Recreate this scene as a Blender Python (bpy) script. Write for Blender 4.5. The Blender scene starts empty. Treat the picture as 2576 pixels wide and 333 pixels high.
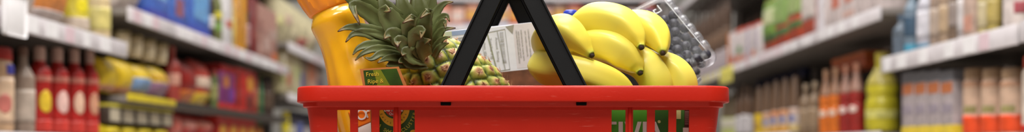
import bpy, bmesh, math, random
from mathutils import Vector, Matrix, noise
random.seed(11)
SC = bpy.context.scene
COL = SC.collection
PI = math.pi
F = 2940.0      # focal length in photo pixels (frame 2576 x 333)
H = 0.16        # camera height above the floor
W = 1.2         # half width of the aisle between the shelf fronts
WF = 1.23       # where the product fronts stand

def P(px, py, Y):
    """point at distance Y that the photo shows at (px, py)"""
    return Vector(((px - 1288) / F * Y, Y, H + (385 - py) / F * Y))

# ---------------------------------------------------------------- materials
def lin(c):
    c = c / 255.0
    return c / 12.92 if c <= 0.04045 else ((c + 0.055) / 1.055) ** 2.4

MATS = {}
def M(name, rgb, rough=0.45, var=0.10, scale=30.0, coat=0.0, sss=0.0, spec=0.5, metal=0.0, bump=0.0):
    if name in MATS:
        return MATS[name]
    m = bpy.data.materials.new(name)
    m.use_nodes = True
    nt = m.node_tree
    b = nt.nodes['Principled BSDF']
    col = [lin(v) for v in rgb]
    tc = nt.nodes.new('ShaderNodeTexCoord')
    nz = nt.nodes.new('ShaderNodeTexNoise')
    nz.inputs['Scale'].default_value = scale
    nz.inputs['Detail'].default_value = 3
    nt.links.new(tc.outputs['Object'], nz.inputs['Vector'])
    rp = nt.nodes.new('ShaderNodeValToRGB')
    rp.color_ramp.elements[0].position = 0.3
    rp.color_ramp.elements[1].position = 0.7
    rp.color_ramp.elements[0].color = [v * (1 - var) for v in col] + [1]
    rp.color_ramp.elements[1].color = [min(1, v * (1 + var)) for v in col] + [1]
    nt.links.new(nz.outputs['Fac'], rp.inputs['Fac'])
    nt.links.new(rp.outputs['Color'], b.inputs['Base Color'])
    b.inputs['Roughness'].default_value = rough
    b.inputs['Coat Weight'].default_value = coat
    b.inputs['Coat Roughness'].default_value = 0.08
    b.inputs['Specular IOR Level'].default_value = spec
    b.inputs['Metallic'].default_value = metal
    if sss:
        b.inputs['Subsurface Weight'].default_value = sss
        b.inputs['Subsurface Radius'].default_value = (0.01, 0.006, 0.003)
        b.inputs['Subsurface Scale'].default_value = 0.6
    if bump:
        bp = nt.nodes.new('ShaderNodeBump')
        bp.inputs['Strength'].default_value = bump
        bp.inputs['Distance'].default_value = 0.001
        nt.links.new(nz.outputs['Fac'], bp.inputs['Height'])
        nt.links.new(bp.outputs['Normal'], b.inputs['Normal'])
    MATS[name] = m
    return m

def ramp_mat(name, attr, stops, rough=0.5, coat=0.0, nscale=60.0, namt=0.15, stretch=(1, 1, 1), sss=0.0, bump=0.0):
    """colour from a per-vertex attribute of the thing (its ripeness, eye pattern ...) plus noise"""
    m = bpy.data.materials.new(name)
    m.use_nodes = True
    nt = m.node_tree
    b = nt.nodes['Principled BSDF']
    at = nt.nodes.new('ShaderNodeAttribute'); at.attribute_name = attr
    tc = nt.nodes.new('ShaderNodeTexCoord')
    mp = nt.nodes.new('ShaderNodeMapping'); mp.inputs['Scale'].default_value = stretch
    nz = nt.nodes.new('ShaderNodeTexNoise'); nz.inputs['Scale'].default_value = nscale; nz.inputs['Detail'].default_value = 5
    nt.links.new(tc.outputs['Object'], mp.inputs['Vector']); nt.links.new(mp.outputs['Vector'], nz.inputs['Vector'])
    s = nt.nodes.new('ShaderNodeMath'); s.operation = 'SUBTRACT'; s.inputs[1].default_value = 0.5
    nt.links.new(nz.outputs['Fac'], s.inputs[0])
    k = nt.nodes.new('ShaderNodeMath'); k.operation = 'MULTIPLY_ADD'; k.inputs[1].default_value = namt
    nt.links.new(s.outputs[0], k.inputs[0]); nt.links.new(at.outputs['Fac'], k.inputs[2])
    rp = nt.nodes.new('ShaderNodeValToRGB')
    el = rp.color_ramp.elements
    while len(el) < len(stops): el.new(0.5)
    for e, (p, c) in zip(el, stops):
        e.position = p; e.color = [lin(v) for v in c] + [1]
    nt.links.new(k.outputs[0], rp.inputs['Fac'])
    nt.links.new(rp.outputs['Color'], b.inputs['Base Color'])
    b.inputs['Roughness'].default_value = rough
    b.inputs['Coat Weight'].default_value = coat
    b.inputs['Specular IOR Level'].default_value = 0.3
    b.inputs['Coat Roughness'].default_value = 0.15
    if sss:
        b.inputs['Subsurface Weight'].default_value = sss
        b.inputs['Subsurface Radius'].default_value = (0.01, 0.007, 0.002)
        b.inputs['Subsurface Scale'].default_value = 0.5
    if bump:
        bp = nt.nodes.new('ShaderNodeBump'); bp.inputs['Strength'].default_value = bump; bp.inputs['Distance'].default_value = 0.001
        nt.links.new(nz.outputs['Fac'], bp.inputs['Height']); nt.links.new(bp.outputs['Normal'], b.inputs['Normal'])
    return m

def clear_plastic(name, tint=(0.96, 0.96, 0.98), gloss=0.16, haze=0.05):
    m = bpy.data.materials.new(name); m.use_nodes = True
    nt = m.node_tree; nt.nodes.clear()
    out = nt.nodes.new('ShaderNodeOutputMaterial')
    tr = nt.nodes.new('ShaderNodeBsdfTransparent'); tr.inputs['Color'].default_value = (*tint, 1)
    gl = nt.nodes.new('ShaderNodeBsdfGlossy'); gl.inputs['Roughness'].default_value = 0.12
    df = nt.nodes.new('ShaderNodeBsdfDiffuse'); df.inputs['Color'].default_value = (0.85, 0.86, 0.88, 1)
    lw = nt.nodes.new('ShaderNodeLayerWeight'); lw.inputs['Blend'].default_value = 0.25
    nz = nt.nodes.new('ShaderNodeTexNoise'); nz.inputs['Scale'].default_value = 90
    bp = nt.nodes.new('ShaderNodeBump'); bp.inputs['Strength'].default_value = 0.25; bp.inputs['Distance'].default_value = 0.002
    nt.links.new(nz.outputs['Fac'], bp.inputs['Height']); nt.links.new(bp.outputs['Normal'], gl.inputs['Normal'])
    ad = nt.nodes.new('ShaderNodeMath'); ad.operation = 'MULTIPLY_ADD'; ad.inputs[1].default_value = 0.3; ad.inputs[2].default_value = gloss
    nt.links.new(lw.outputs['Fresnel'], ad.inputs[0])
    m1 = nt.nodes.new('ShaderNodeMixShader'); m1.inputs['Fac'].default_value = haze
    m2 = nt.nodes.new('ShaderNodeMixShader')
    nt.links.new(tr.outputs[0], m1.inputs[1]); nt.links.new(df.outputs[0], m1.inputs[2])
    nt.links.new(ad.outputs[0], m2.inputs['Fac']); nt.links.new(m1.outputs[0], m2.inputs[1]); nt.links.new(gl.outputs[0], m2.inputs[2])
    nt.links.new(m2.outputs[0], out.inputs['Surface'])
    return m

# ---------------------------------------------------------------- object helpers
def thing(name, label, cat, loc=(0, 0, 0), rot=None, group=None):
    o = bpy.data.objects.new(name, None)
    o.empty_display_size = 0.05
    COL.objects.link(o)
    o.location = loc
    if rot is not None:
        if isinstance(rot, Matrix): o.rotation_euler = rot.to_euler()
        else: o.rotation_euler = rot
    o['label'] = label; o['category'] = cat
    if group: o['group'] = group
    return o

def tag(o, label=None, cat=None, group=None, kind=None):
    if label: o['label'] = label
    if cat: o['category'] = cat
    if group: o['group'] = group
    if kind: o['kind'] = kind
    return o

def obj(name, verts, faces, mat, parent=None, smooth=True, world=False, attr=None, label=None):
    """one mesh object; world=True: the vertices are world points, turned into the parent's own frame"""
    if world and parent is not None:
        top = parent
        inv = Matrix.Identity(4)
        chain = []
        while top is not None:
            chain.append(top); top = top.parent
        for c in reversed(chain):
            inv = inv @ (Matrix.Translation(c.location) @ c.rotation_euler.to_matrix().to_4x4())
        inv = inv.inverted()
        verts = [inv @ Vector(v) for v in verts]
    me = bpy.data.meshes.new(name)
    me.from_pydata([tuple(v) for v in verts], [], faces)
    me.update()
    bm = bmesh.new(); bm.from_mesh(me); bmesh.ops.recalc_face_normals(bm, faces=bm.faces); bm.to_mesh(me); bm.free()
    if attr:
        a = me.attributes.new(attr[0], 'FLOAT', 'POINT')
        a.data.foreach_set('value', attr[1])
    if mat: me.materials.append(mat)
    if smooth:
        me.polygons.foreach_set('use_smooth', [True] * len(me.polygons))
    o = bpy.data.objects.new(name, me)
    COL.objects.link(o)
    if parent is not None: o.parent = parent
    if label: o['label'] = label
    return o

def auto(o, ang=40):
    me = o.data
    me.polygons.foreach_set('use_smooth', [True] * len(me.polygons))
    me.set_sharp_from_angle(angle=math.radians(ang))
    return o

def box_vf(x0, x1, y0, y1, z0, z1, bev=0.0, seg=2):
    bm = bmesh.new()
    bmesh.ops.create_cube(bm, size=1)
    for v in bm.verts:
        v.co = Vector((x0 + (v.co.x + .5) * (x1 - x0), y0 + (v.co.y + .5) * (y1 - y0), z0 + (v.co.z + .5) * (z1 - z0)))
    if bev:
        bmesh.ops.bevel(bm, geom=bm.edges[:], offset=bev, segments=seg, affect='EDGES', profile=0.5)
    bm.verts.index_update()
    vs = [v.co.copy() for v in bm.verts]; fs = [[v.index for v in f.verts] for f in bm.faces]
    bm.free()
    return vs, fs

def box(name, x0, x1, y0, y1, z0, z1, mat, parent=None, bev=0.0, seg=2, **k):
    vs, fs = box_vf(x0, x1, y0, y1, z0, z1, bev, seg)
    o = obj(name, vs, fs, mat, parent, smooth=False, **k)
    if bev: auto(o)
    return o

def merge(*vfs):
    V, Fs = [], []
    for vs, fs in vfs:
        b = len(V); V += list(vs); Fs += [[i + b for i in f] for f in fs]
    return V, Fs

def lathe_vf(prof, seg=32, sx=1.0, sy=1.0, flute=0.0, nfl=0, fz=(0, 0), a0=0.0, a1=2 * PI, cap=True):
    vs, fs = [], []
    full = abs(a1 - a0 - 2 * PI) < 1e-6
    n = seg if full else seg + 1
    for (r, z) in prof:
        for i in range(n):
            a = a0 + (a1 - a0) * i / seg
            rr = r
            if flute and fz[0] < z < fz[1]:
                e = math.sin(PI * (z - fz[0]) / (fz[1] - fz[0]))
                rr = r * (1 - flute * e * (0.5 - 0.5 * math.cos(nfl * a)))
            vs.append(Vector((rr * math.cos(a) * sx, rr * math.sin(a) * sy, z)))
    for j in range(len(prof) - 1):
        for i in range(seg):
            i2 = (i + 1) % n
            fs.append([j * n + i, j * n + i2, (j + 1) * n + i2, (j + 1) * n + i])
    if cap and full:
        fs.append(list(range(n))[::-1]); fs.append([(len(prof) - 1) * n + i for i in range(n)])
    return vs, fs

def catmull(pts, n):
    out = []
    m = len(pts) - 1
    for k in range(n + 1):
        t = k / n * m
        i = min(int(t), m - 1); u = t - i
        p0 = pts[max(i - 1, 0)]; p1 = pts[i]; p2 = pts[i + 1]; p3 = pts[min(i + 2, m)]
        out.append([0.5 * (2 * b + (c - a) * u + (2 * a - 5 * b + 4 * c - d) * u * u + (3 * b - a - 3 * c + d) * u ** 3)
                    for a, b, c, d in zip(p0, p1, p2, p3)])
    return out

def sweep_vf(pts, radii, seg=12, shape=None, up=Vector((0, -1, 0.3))):
    """tube along points; shape(angle) multiplies the radius"""
    vs, fs = [], []
    N = len(pts)
    ref = up
    for k in range(N):
        a = Vector(pts[max(k - 1, 0)]); b = Vector(pts[min(k + 1, N - 1)])
        t = (b - a).normalized()
        x = ref - t * ref.dot(t)
        if x.length < 1e-5: x = t.orthogonal()
        x.normalize(); ref = x
        y = t.cross(x)
        for i in range(seg):
            an = 2 * PI * i / seg
            r = radii[k] * (shape(an) if shape else 1)
            vs.append(Vector(pts[k]) + x * (math.cos(an) * r) + y * (math.sin(an) * r))
    for k in range(N - 1):
        for i in range(seg):
            j = (i + 1) % seg
            fs.append([k * seg + i, k * seg + j, (k + 1) * seg + j, (k + 1) * seg + i])
    fs.append(list(range(seg))[::-1]); fs.append([(N - 1) * seg + i for i in range(seg)])
    return vs, fs

def text(name, body, size, mat, parent, mtx, extrude=0.0002, bold=0.0, label=None, align='LEFT', sx=1.0):
    cu = bpy.data.curves.new(name, 'FONT')
    cu.body = body; cu.size = size; cu.extrude = extrude; cu.offset = bold; cu.align_x = align
    t = bpy.data.objects.new(name, cu)
    COL.objects.link(t)
    me = bpy.data.meshes.new_from_object(t.evaluated_get(bpy.context.evaluated_depsgraph_get()))
    COL.objects.unlink(t); bpy.data.objects.remove(t); bpy.data.curves.remove(cu)
    me.transform(mtx @ Matrix.Diagonal((sx, 1, 1, 1)))
    me.materials.clear(); me.materials.append(mat)
    o = bpy.data.objects.new(name, me)
    COL.objects.link(o); o.parent = parent
    if label: o['label'] = label
    return o

def frame_mtx(origin, xdir, updir):
    """text frame: x along xdir, y along updir, facing x cross up"""
    x = Vector(xdir).normalized(); z = x.cross(Vector(updir)).normalized(); y = z.cross(x)
    m = Matrix((x, y, z)).transposed().to_4x4()
    m.translation = Vector(origin)
    return m

# ================================================================ SETTING
def structure(o): o['kind'] = 'structure'; return o
m_floor = M('floor tiles', (150, 143, 134), 0.3, 0.06, 3)
m_wall = M('store wall paint', (205, 202, 196), 0.8, 0.04, 2)
structure(box('floor', -4, 4, -5, 10, -0.05, 0.0, m_floor))
m_dim = M('dim light-blocking wall', (128, 118, 110), 0.85, 0.05, 2)  # dim colour for the unseen walls added to block low light
structure(box('blocker_wall_front', -4, 4, -5.1, -5.0, 0.0, 3.2, m_dim))
structure(box('blocker_wall_left', -4.1, -4.0, -5, 9.7, 0.0, 3.2, m_dim))
structure(box('blocker_wall_right', 4.0, 4.1, -5, 9.7, 0.0, 3.2, m_dim))
structure(box('wall_back', -4, 4, 9.6, 9.7, 0.0, 3.2, m_wall))

# ================================================================ BASKET
RED = bpy.data.materials.new('red basket plastic'); RED.use_nodes = True
nt = RED.node_tree; b = nt.nodes['Principled BSDF']
tc = nt.nodes.new('ShaderNodeTexCoord')
n1 = nt.nodes.new('ShaderNodeTexNoise'); n1.inputs['Scale'].default_value = 25; n1.inputs['Detail'].default_value = 4
mp = nt.nodes.new('ShaderNodeMapping'); mp.inputs['Scale'].default_value = (40, 160, 420); mp.inputs['Rotation'].default_value = (0, 0.5, 0)
n2 = nt.nodes.new('ShaderNodeTexNoise'); n2.inputs['Scale'].default_value = 1.0; n2.inputs['Detail'].default_value = 6
nt.links.new(tc.outputs['Object'], n1.inputs['Vector']); nt.links.new(tc.outputs['Object'], mp.inputs['Vector']); nt.links.new(mp.outputs['Vector'], n2.inputs['Vector'])
r1 = nt.nodes.new('ShaderNodeValToRGB')
r1.color_ramp.elements[0].color = [lin(v) for v in (184, 32, 18)] + [1]; r1.color_ramp.elements[1].color = [lin(v) for v in (200, 42, 25)] + [1]
nt.links.new(n1.outputs['Fac'], r1.inputs['Fac'])
r2 = nt.nodes.new('ShaderNodeValToRGB')
r2.color_ramp.elements[0].position = 0.64; r2.color_ramp.elements[0].color = (0, 0, 0, 1)
r2.color_ramp.elements[1].position = 0.76; r2.color_ramp.elements[1].color = (.35, .35, .35, 1)
nt.links.new(n2.outputs['Fac'], r2.inputs['Fac'])
mx = nt.nodes.new('ShaderNodeMixRGB'); mx.inputs['Color2'].default_value = [lin(v) for v in (232, 120, 105)] + [1]
nt.links.new(r2.outputs['Color'], mx.inputs['Fac']); nt.links.new(r1.outputs['Color'], mx.inputs['Color1'])
nt.links.new(mx.outputs['Color'], b.inputs['Base Color'])
b.inputs['Roughness'].default_value = 0.38; b.inputs['Specular IOR Level'].default_value = 0.18
bp = nt.nodes.new('ShaderNodeBump'); bp.inputs['Strength'].default_value = 0.08; bp.inputs['Distance'].default_value = 0.001
n3 = nt.nodes.new('ShaderNodeTexNoise'); n3.inputs['Scale'].default_value = 350
nt.links.new(tc.outputs['Object'], n3.inputs['Vector']); nt.links.new(n3.outputs['Fac'], bp.inputs['Height']); nt.links.new(bp.outputs['Normal'], b.inputs['Normal'])
BLACK = M('black handle plastic', (8, 7, 7), 0.6, 0.2, 60, spec=0.1, bump=0.15)

BC = Vector((0.0012, 1.35, 0))
basket = thing('shopping_basket', 'red plastic hand basket filled with groceries, two black handles standing up', 'shopping basket', BC)

def rrect(a, bb, r, z, cs=6):
    """rounded rectangle loop, front side first left to right, counter-clockwise from above"""
    out = []
    for cx, cy, s in ((-(a - r), -(bb - r), PI), (a - r, -(bb - r), 1.5 * PI), (a - r, bb - r, 0), (-(a - r), bb - r, .5 * PI)):
        for i in range(cs + 1):
            t = s + i / cs * PI / 2
            out.append(Vector((cx + r * math.cos(t), cy + r * math.sin(t), z)))
    return out

def loft(rings, close=True):
    vs, fs = [], []
    n = len(rings[0])
    for r in rings: vs += r
    for k in range(len(rings) - 1):
        for i in range(n):
            j = (i + 1) % n
            if not close and j == 0: continue
            fs.append([k * n + i, k * n + j, (k + 1) * n + j, (k + 1) * n + i])
    return vs, fs

SL = [(.1023, .1167), (.1246, .139), (.1473, .1613), (.1695, .1828)]
xs_front = sorted([-v for p in SL for v in p] + [v for p in SL for v in p])
slot_cols_f = {i for i in range(len(xs_front) - 1) if any(abs(xs_front[i] - s0) < 1e-6 for s0, s1 in SL) or any(abs(xs_front[i] + s1) < 1e-6 for s0, s1 in SL)}
ys_side = [-.10, -.084, -.07, -.054, -.04, -.024, -.01, .01, .024, .04, .054, .07, .084, .10]
slot_cols_s = set(range(0, len(ys_side) - 1, 2))
def ab(z):
    t = z / 0.2122
    return 0.193 + 0.024 * t, 0.120 + 0.018 * t
RC = 0.016
def body_ring(z, cs=5):
    a, bb = ab(z); k = min(1, (a - RC) / 0.187); k2 = min(1, (bb - RC) / 0.108)
    pts = []; colflag = []
    def corner(cx, cy, s):
        for i in range(cs + 1):
            t = s + i / cs * PI / 2
            pts.append(Vector((cx + RC * math.cos(t), cy + RC * math.sin(t), z))); colflag.append(None)
    corner(-(a - RC), -(bb - RC), PI)
    for i, x in enumerate(xs_front): pts.append(Vector((x * k, -bb, z))); colflag.append(i in slot_cols_f)
    corner(a - RC, -(bb - RC), 1.5 * PI)
    for i, y in enumerate(ys_side): pts.append(Vector((a, y * k2, z))); colflag.append(i in slot_cols_s and i < len(ys_side) - 1)
    corner(a - RC, bb - RC, 0)
    for i, x in enumerate(reversed(xs_front)): pts.append(Vector((x * k, bb, z))); colflag.append((len(xs_front) - 2 - i) in slot_cols_f)
    corner(-(a - RC), bb - RC, .5 * PI)
    for i, y in enumerate(reversed(ys_side)): pts.append(Vector((-a, y * k2, z))); colflag.append(i in slot_cols_s and i < len(ys_side) - 1)
    return pts, colflag
zl = [0.004, 0.02, 0.05, 0.09, 0.118, 0.2045, 0.215, 0.2285]
V, Fc = [], []
rings = [body_ring(z) for z in zl]
n = len(rings[0][0])
for r, _ in rings: V += r
for k in range(len(zl) - 1):
    for i in range(n):
        j = (i + 1) % n
        if rings[0][1][i] and k in (1, 4): continue
        Fc.append([k * n + i, k * n + j, (k + 1) * n + j, (k + 1) * n + i])
Fc.append(list(range(n))[::-1])
body = obj('body', V, Fc, RED, basket, smooth=False)
auto(body, 35)
so = body.modifiers.new('wall', 'SOLIDIFY'); so.thickness = 0.003; so.offset = -1
bv = body.modifiers.new('edge', 'BEVEL'); bv.width = 0.0006; bv.segments = 2; bv.limit_method = 'ANGLE'
# feet on the underside so that the basket stands clear of the floor
box('base_ring', -.16, .16, -.09, .09, 0.0, 0.006, RED, basket, bev=0.002)

def rimring(da, db, z, r=0.03):
    return rrect(0.217 + da, 0.138 + db, r, z, 8)
A_, B_ = .0096, .012
prof = [(-.7, .2045), (-.7, .2284), (-.55, .2293), (.55, .2294), (.80, .2291), (.94, .2282), (1.0, .2268), (1.02, .2150), (1.03, .2136), (1.01, .2127), (.93, .2122), (.82, .2124), (.76, .2132), (.72, .2150), (.66, .2245), (.1, .2250), (.02, .2240), (0.02, .2045)]
rings_ = [rimring(A_ * k, B_ * k, z) for k, z in prof]
V, Fc = loft(rings_ + [rings_[0]])
auto(obj('rim', V, Fc, RED, basket), 50)
V, Fc = loft([rimring(.0006, .0008, .2240, .02), rimring(.0036, .0036, .2240, .02), rimring(.0036, .0036, .2082, .02), rimring(.0028, .0028, .2072, .02), rimring(.0006, .0006, .2070, .02)])
auto(obj('collar', V, Fc, RED, basket), 40)
for s in (-1, 1):
    pts = [Vector((s * .1213 - (0 if s > 0 else 0), -(ab(z)[1] + .0008), z)) for z in [.012 + .2 * i / 12 for i in range(13)]]
    V, Fc = sweep_vf(pts, [.0021] * 13, 10)
    obj('rib', V, Fc, RED, basket)

# handles
def handle(foot_l, foot_r, top_l, top_r, wid, thk, grip_z, tabs):
    def bar(a, b_):
        a = Vector(a); b_ = Vector(b_)
        d = (b_ - a).normalized()
        side = Vector((0, -1, 0)).cross(d).normalized(); nrm = d.cross(side).normalized()
        a = a - d * 0.016
        bm = bmesh.new(); bmesh.ops.create_cube(bm, size=1)
        L = (b_ - a).length
        for v in bm.verts:
            v.co = a + d * ((v.co.z + .5) * L) + side * (v.co.x * wid) + nrm * (v.co.y * thk)
        bmesh.ops.bevel(bm, geom=[e for e in bm.edges], offset=0.0022, segments=2, affect='EDGES', profile=.5)
        bm.verts.index_update()
        r = [v.co.copy() for v in bm.verts], [[v.index for v in f.verts] for f in bm.faces]
        bm.free(); return r
    tl, tr = Vector(top_l), Vector(top_r)
    mid = (tl + tr) / 2
    gx = abs(tr.x - tl.x) / 2 + wid * .75
    g = box_vf(mid.x - gx, mid.x + gx, mid.y - thk * .8, mid.y + thk * .8, mid.z - wid * .35, mid.z + wid * .65, 0.004, 3)
    V, Fc = merge(bar(foot_l, tl), bar(foot_r, tr), g)
    h = obj('handle', V, Fc, BLACK, basket, world=True, label='black plastic handle'); auto(h, 30)
    for (x, y) in tabs:
        box('hinge_tab', x - .0053, x + .0053, y - .0035, y + .004, .2088, .2132, BLACK, h, bev=.0006, world=True)
    for ft in (foot_l, foot_r):
        x, y = ft[0], ft[1]
        V, Fc = lathe_vf([(0.0001, -.012), (.0055, -.012), (.0055, .012), (0.0001, .012)], 16)
        mt = Matrix.Translation((x, y, .2205)) @ Matrix.Rotation(PI / 2, 4, 'Y')
        auto(obj('pivot', [mt @ v for v in V], Fc, BLACK, h, world=True))
    return h
handle(P(1138, 215, 1.224), P(1446, 215, 1.224), P(1265, -58, 1.276), P(1309, -58, 1.276), .0172, .011, 0, [((1122 - 1288) / F * 1.211, 1.2085), ((1462 - 1288) / F * 1.211, 1.2085)])
handle(P(1146, 246, 1.474), P(1413, 246, 1.474), P(1266, -16, 1.452), P(1293, -16, 1.452), .0172, .011, 0, [])

# ================================================================ JUICE CARAFE
JU = M('orange juice in plastic', (250, 186, 30), 0.2, 0.05, 14, coat=0.35, sss=0.5)
CAPM = M('orange bottle cap', (250, 150, 30), 0.38, 0.04, 40, sss=0.1)
Yb = 1.306; kb = Yb / F; Lj = 709
up = Vector((-.375, 0, .927)).normalized()
c0 = P(836, 25, Yb)
base = c0 - up * (Lj * kb)
zx = up; xx = Vector((.927, 0, .375)).normalized(); yx = zx.cross(xx)
R = Matrix((xx, yx, zx)).transposed()
juice = thing('juice_bottle', 'tilted carafe of orange juice with ribbed orange cap, left end of the basket', 'juice bottle', base, R)
pr = [(709, 60), (709, 88), (704, 100), (690, 108), (640, 110), (450, 110), (340, 107), (270, 100), (215, 91), (175, 82), (140, 73), (110, 67), (85, 64.5), (62, 64.5), (46, 66), (33, 67), (24, 66), (16, 62), (10, 58), (4, 56), (-30, 54), (-32, 40)]
pts = catmull([[r, (Lj - s)] for s, r in pr[2:20]], 90)
prof = [(60 * kb, 0), (88 * kb, 0)] + [(r * kb, z * kb) for r, z in pts] + [(54 * kb, (Lj + 30) * kb), (20 * kb, (Lj + 31) * kb)]
V, Fc = lathe_vf(prof, 96, flute=.035, nfl=12, fz=(Lj * kb - .115, Lj * kb - .018))
auto(obj('bottle_body', V, Fc, JU, juice), 60)
# cap: flared, scalloped skirt
V, Fc = [], []
seg = 96
cp = [(2, 50), (1, 58.5), (-2, 61), (-12, 64), (-30, 69), (-50, 73), (-66, 75.5), (-72, 75), (-76, 71), (-78, 40), (-78, 1)]
for s, r in cp:
    for i in range(seg):
        a = 2 * PI * i / seg
        sc = abs(math.sin(a * 7))
        arch = 0
        if -68 < s < -4:
            h_ = (-s - 4) / 64
            arch = -4.2 * max(0.0, min(1, (h_ - (1 - sc) * .9) * 4)) * (1 if h_ < .97 else 0)
        V.append(Vector(((r + arch) * kb * math.cos(a), (r + arch) * kb * math.sin(a), (Lj - s) * kb)))
for k in range(len(cp) - 1):
    for i in range(seg):
        j = (i + 1) % seg
        Fc.append([k * seg + i, k * seg + j, (k + 1) * seg + j, (k + 1) * seg + i])
auto(obj('cap', V, Fc, CAPM, juice, label='ribbed orange screw cap'), 25)
# wrap label on the lower body (white with an orange head)
LABW = M('juice label white', (225, 214, 205), .4, .03); LABO = M('juice label orange', (236, 120, 24), .4, .04)
def rad_at(zz):
    s = Lj - zz / kb
    q = sorted(pr[2:20]); 
    for (s0, r0), (s1, r1) in zip(q, q[1:]):
        if s0 <= s <= s1: return (r0 + (r1 - r0) * (s - s0) / (s1 - s0)) * kb
    return 110 * kb
def wrap(name, s0, s1, a0, a1, mat, off, parent):
    pf = [(rad_at((Lj - s) * kb) + off, (Lj - s) * kb) for s in [s1 + (s0 - s1) * i / 12 for i in range(13)]]
    V, Fc = lathe_vf(pf, 40, a0=a0, a1=a1, cap=False)
    o = obj(name, V, Fc, mat, parent)
    sm = o.modifiers.new('t', 'SOLIDIFY'); sm.thickness = .0004
    return o
AC = 1.5 * PI
lb = wrap('label', 288, 640, AC - .52, AC + .9, LABW, .0005, juice)
wrap('label_band', 262, 306, AC - .52, AC + .9, LABO, .0008, juice)
def on_bottle(a, s, off):
    r = rad_at((Lj - s) * kb) + off
    return Vector((r * math.cos(a), r * math.sin(a), (Lj - s) * kb)), Vector((-math.sin(a), math.cos(a), 0))
WHT = M('white print', (238, 236, 230), .45, .02)
for ch, da in (('O', -.33), ('r', -.12), ('a', .02), ('n', .18), ('g', .34), ('e', .50)):
    p, t = on_bottle(AC + da, 293, .0014)
    text('label_lettering', ch, .0165, WHT, juice, frame_mtx(p, t, (0, 0, 1)), bold=.0001)

# ================================================================ PINEAPPLE TAG
TG = M('pineapple tag green', (46, 78, 14), .35, .35, 50, coat=.4)
TGL = M('pineapple tag pale green', (118, 132, 22), .35, .2, 40, coat=.4)
TY = M('pineapple tag yellow', (232, 172, 30), .4, .08, 40)
TR = M('pineapple tag red', (196, 34, 26), .4, .05)
TO = M('pineapple tag border', (186, 122, 62), .4, .12)
TYL = M('tag lettering yellow', (214, 196, 60), .4, .05)
Yt = 1.2315
ptag = thing('pineapple_tag', 'green hang tag reading Fresh and Ripe, standing below the pineapple crown', 'produce tag', P(985, 333, Yt) - Vector((0, 0, .10)))
def quad_plate(name, pts, mat, thick, parent, off=0.0):
    """flat card through world points (front side first), given thickness backwards"""
    n_ = len(pts); c = [Vector(p) + Vector((0, -off, 0)) for p in pts]
    V = c + [p + Vector((0, thick, 0)) for p in c]
    Fc = [list(range(n_)), [n_ + i for i in range(n_)][::-1]] + [[i, (i + 1) % n_, n_ + (i + 1) % n_, n_ + i] for i in range(n_)]
    return obj(name, V, Fc, mat, parent, smooth=False, world=True)
Yu = 1.2315
quad_plate('upper_card', [P(905, 174, Yu), P(1003, 168, Yu), P(1026, 222, Yu), P(914, 222, Yu)], TO, .0008, ptag)
quad_plate('upper_print', [P(914, 178, Yu), P(998, 173, Yu), P(1017, 222, Yu), P(920, 222, Yu)], TG, .0004, ptag, .0005)
quad_plate('upper_swash', [P(938, 177, Yu), P(958, 176, Yu), P(985, 222, Yu), P(950, 222, Yu), P(946, 200, Yu)], TGL, .0003, ptag, .0008)
xd = P(1003, 168, Yu) - P(905, 174, Yu)
def tx(name, body, px, py, size_px, Y, off, mat, par, xdir=xd, upd=(0, 0, 1), bold=0.0, sx=1.0, align='LEFT'):
    o = P(px, py, Y) - Vector((0, off, 0))
    m = frame_mtx(o, xdir, upd)
    pm = Matrix.Translation(-par.location) if par.parent is None else Matrix.Translation(-par.parent.location)
    return text(name, body, size_px * Y / F, mat, par, pm @ m, extrude=.0001, bold=bold, sx=sx, align=align)
tx('lettering', 'Fresh', 921, 193, 15, Yu, .0012, TYL, ptag)
tx('lettering', 'Ripe &', 925, 211, 15, Yu, .0012, TYL, ptag)
Yl = 1.2275
quad_plate('lower_card', [P(936, 222, Yl), P(1052, 222, Yl), P(1052, 415, Yl), P(942, 415, Yl)], TG, .0008, ptag)
quad_plate('card_edge', [P(929, 222, Yl), P(937, 222, Yl), P(943, 415, Yl), P(937, 415, Yl)], TO, .0008, ptag)
def disc(name, cx, cy, rx, ry, Y, off, mat, par, n_=48):
    return quad_plate(name, [P(cx + rx * math.cos(2 * PI * i / n_), cy + ry * math.sin(2 * PI * i / n_), Y) for i in range(n_)], mat, .0003, par, off)
disc('emblem_ring', 991, 270, 40, 49, Yl, .0004, TY, ptag)
disc('emblem_ring', 990, 268, 27, 31, Yl, .0006, TG, ptag)
disc('emblem_disc', 991, 267, 25, 27, Yl, .0008, TR, ptag)
ZX = Vector((1, 0, 0))
tx('lettering', 'Del Monte', 966, 281, 11.5, Yl, .0012, WHT, ptag, ZX, bold=.00012, sx=.95)
tx('lettering', 'Quality', 979, 290, 8.5, Yl, .0012, WHT, ptag, ZX)
DKT = M('tag lettering dark', (60, 66, 14), .4, .05)
def arc_text(body, cx, cy, rx, ry, a0, a1, size, mat):
    for i, ch in enumerate(body):
        a = math.radians(a0 + (a1 - a0) * i / max(1, len(body) - 1))
        px, py = cx + rx * math.cos(a), cy + ry * math.sin(a)
        t = Vector((-rx * math.sin(a), 0, -ry * math.cos(a)))      # direction of growing angle, z flipped
        if a1 < a0: t = -t
        u = Vector((-math.cos(a), 0, math.sin(a))) if a1 < a0 else Vector((math.cos(a), 0, -math.sin(a)))
        if ch != ' ':
            tx('lettering', ch, px, py, size, Yl, .0012, mat, ptag, t, u, align='CENTER')
arc_text('Extra Sweet', 990, 269, 37, 44, 152, 28, 8, DKT)
arc_text('EXTRA SWEET CLUSTER', 992, 272, 57, 66, 168, 14, 12.5, TYL)
disc('fruit_mark', 1040, 336, 9, 9, Yl, .0004, TY, ptag, 20)

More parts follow.
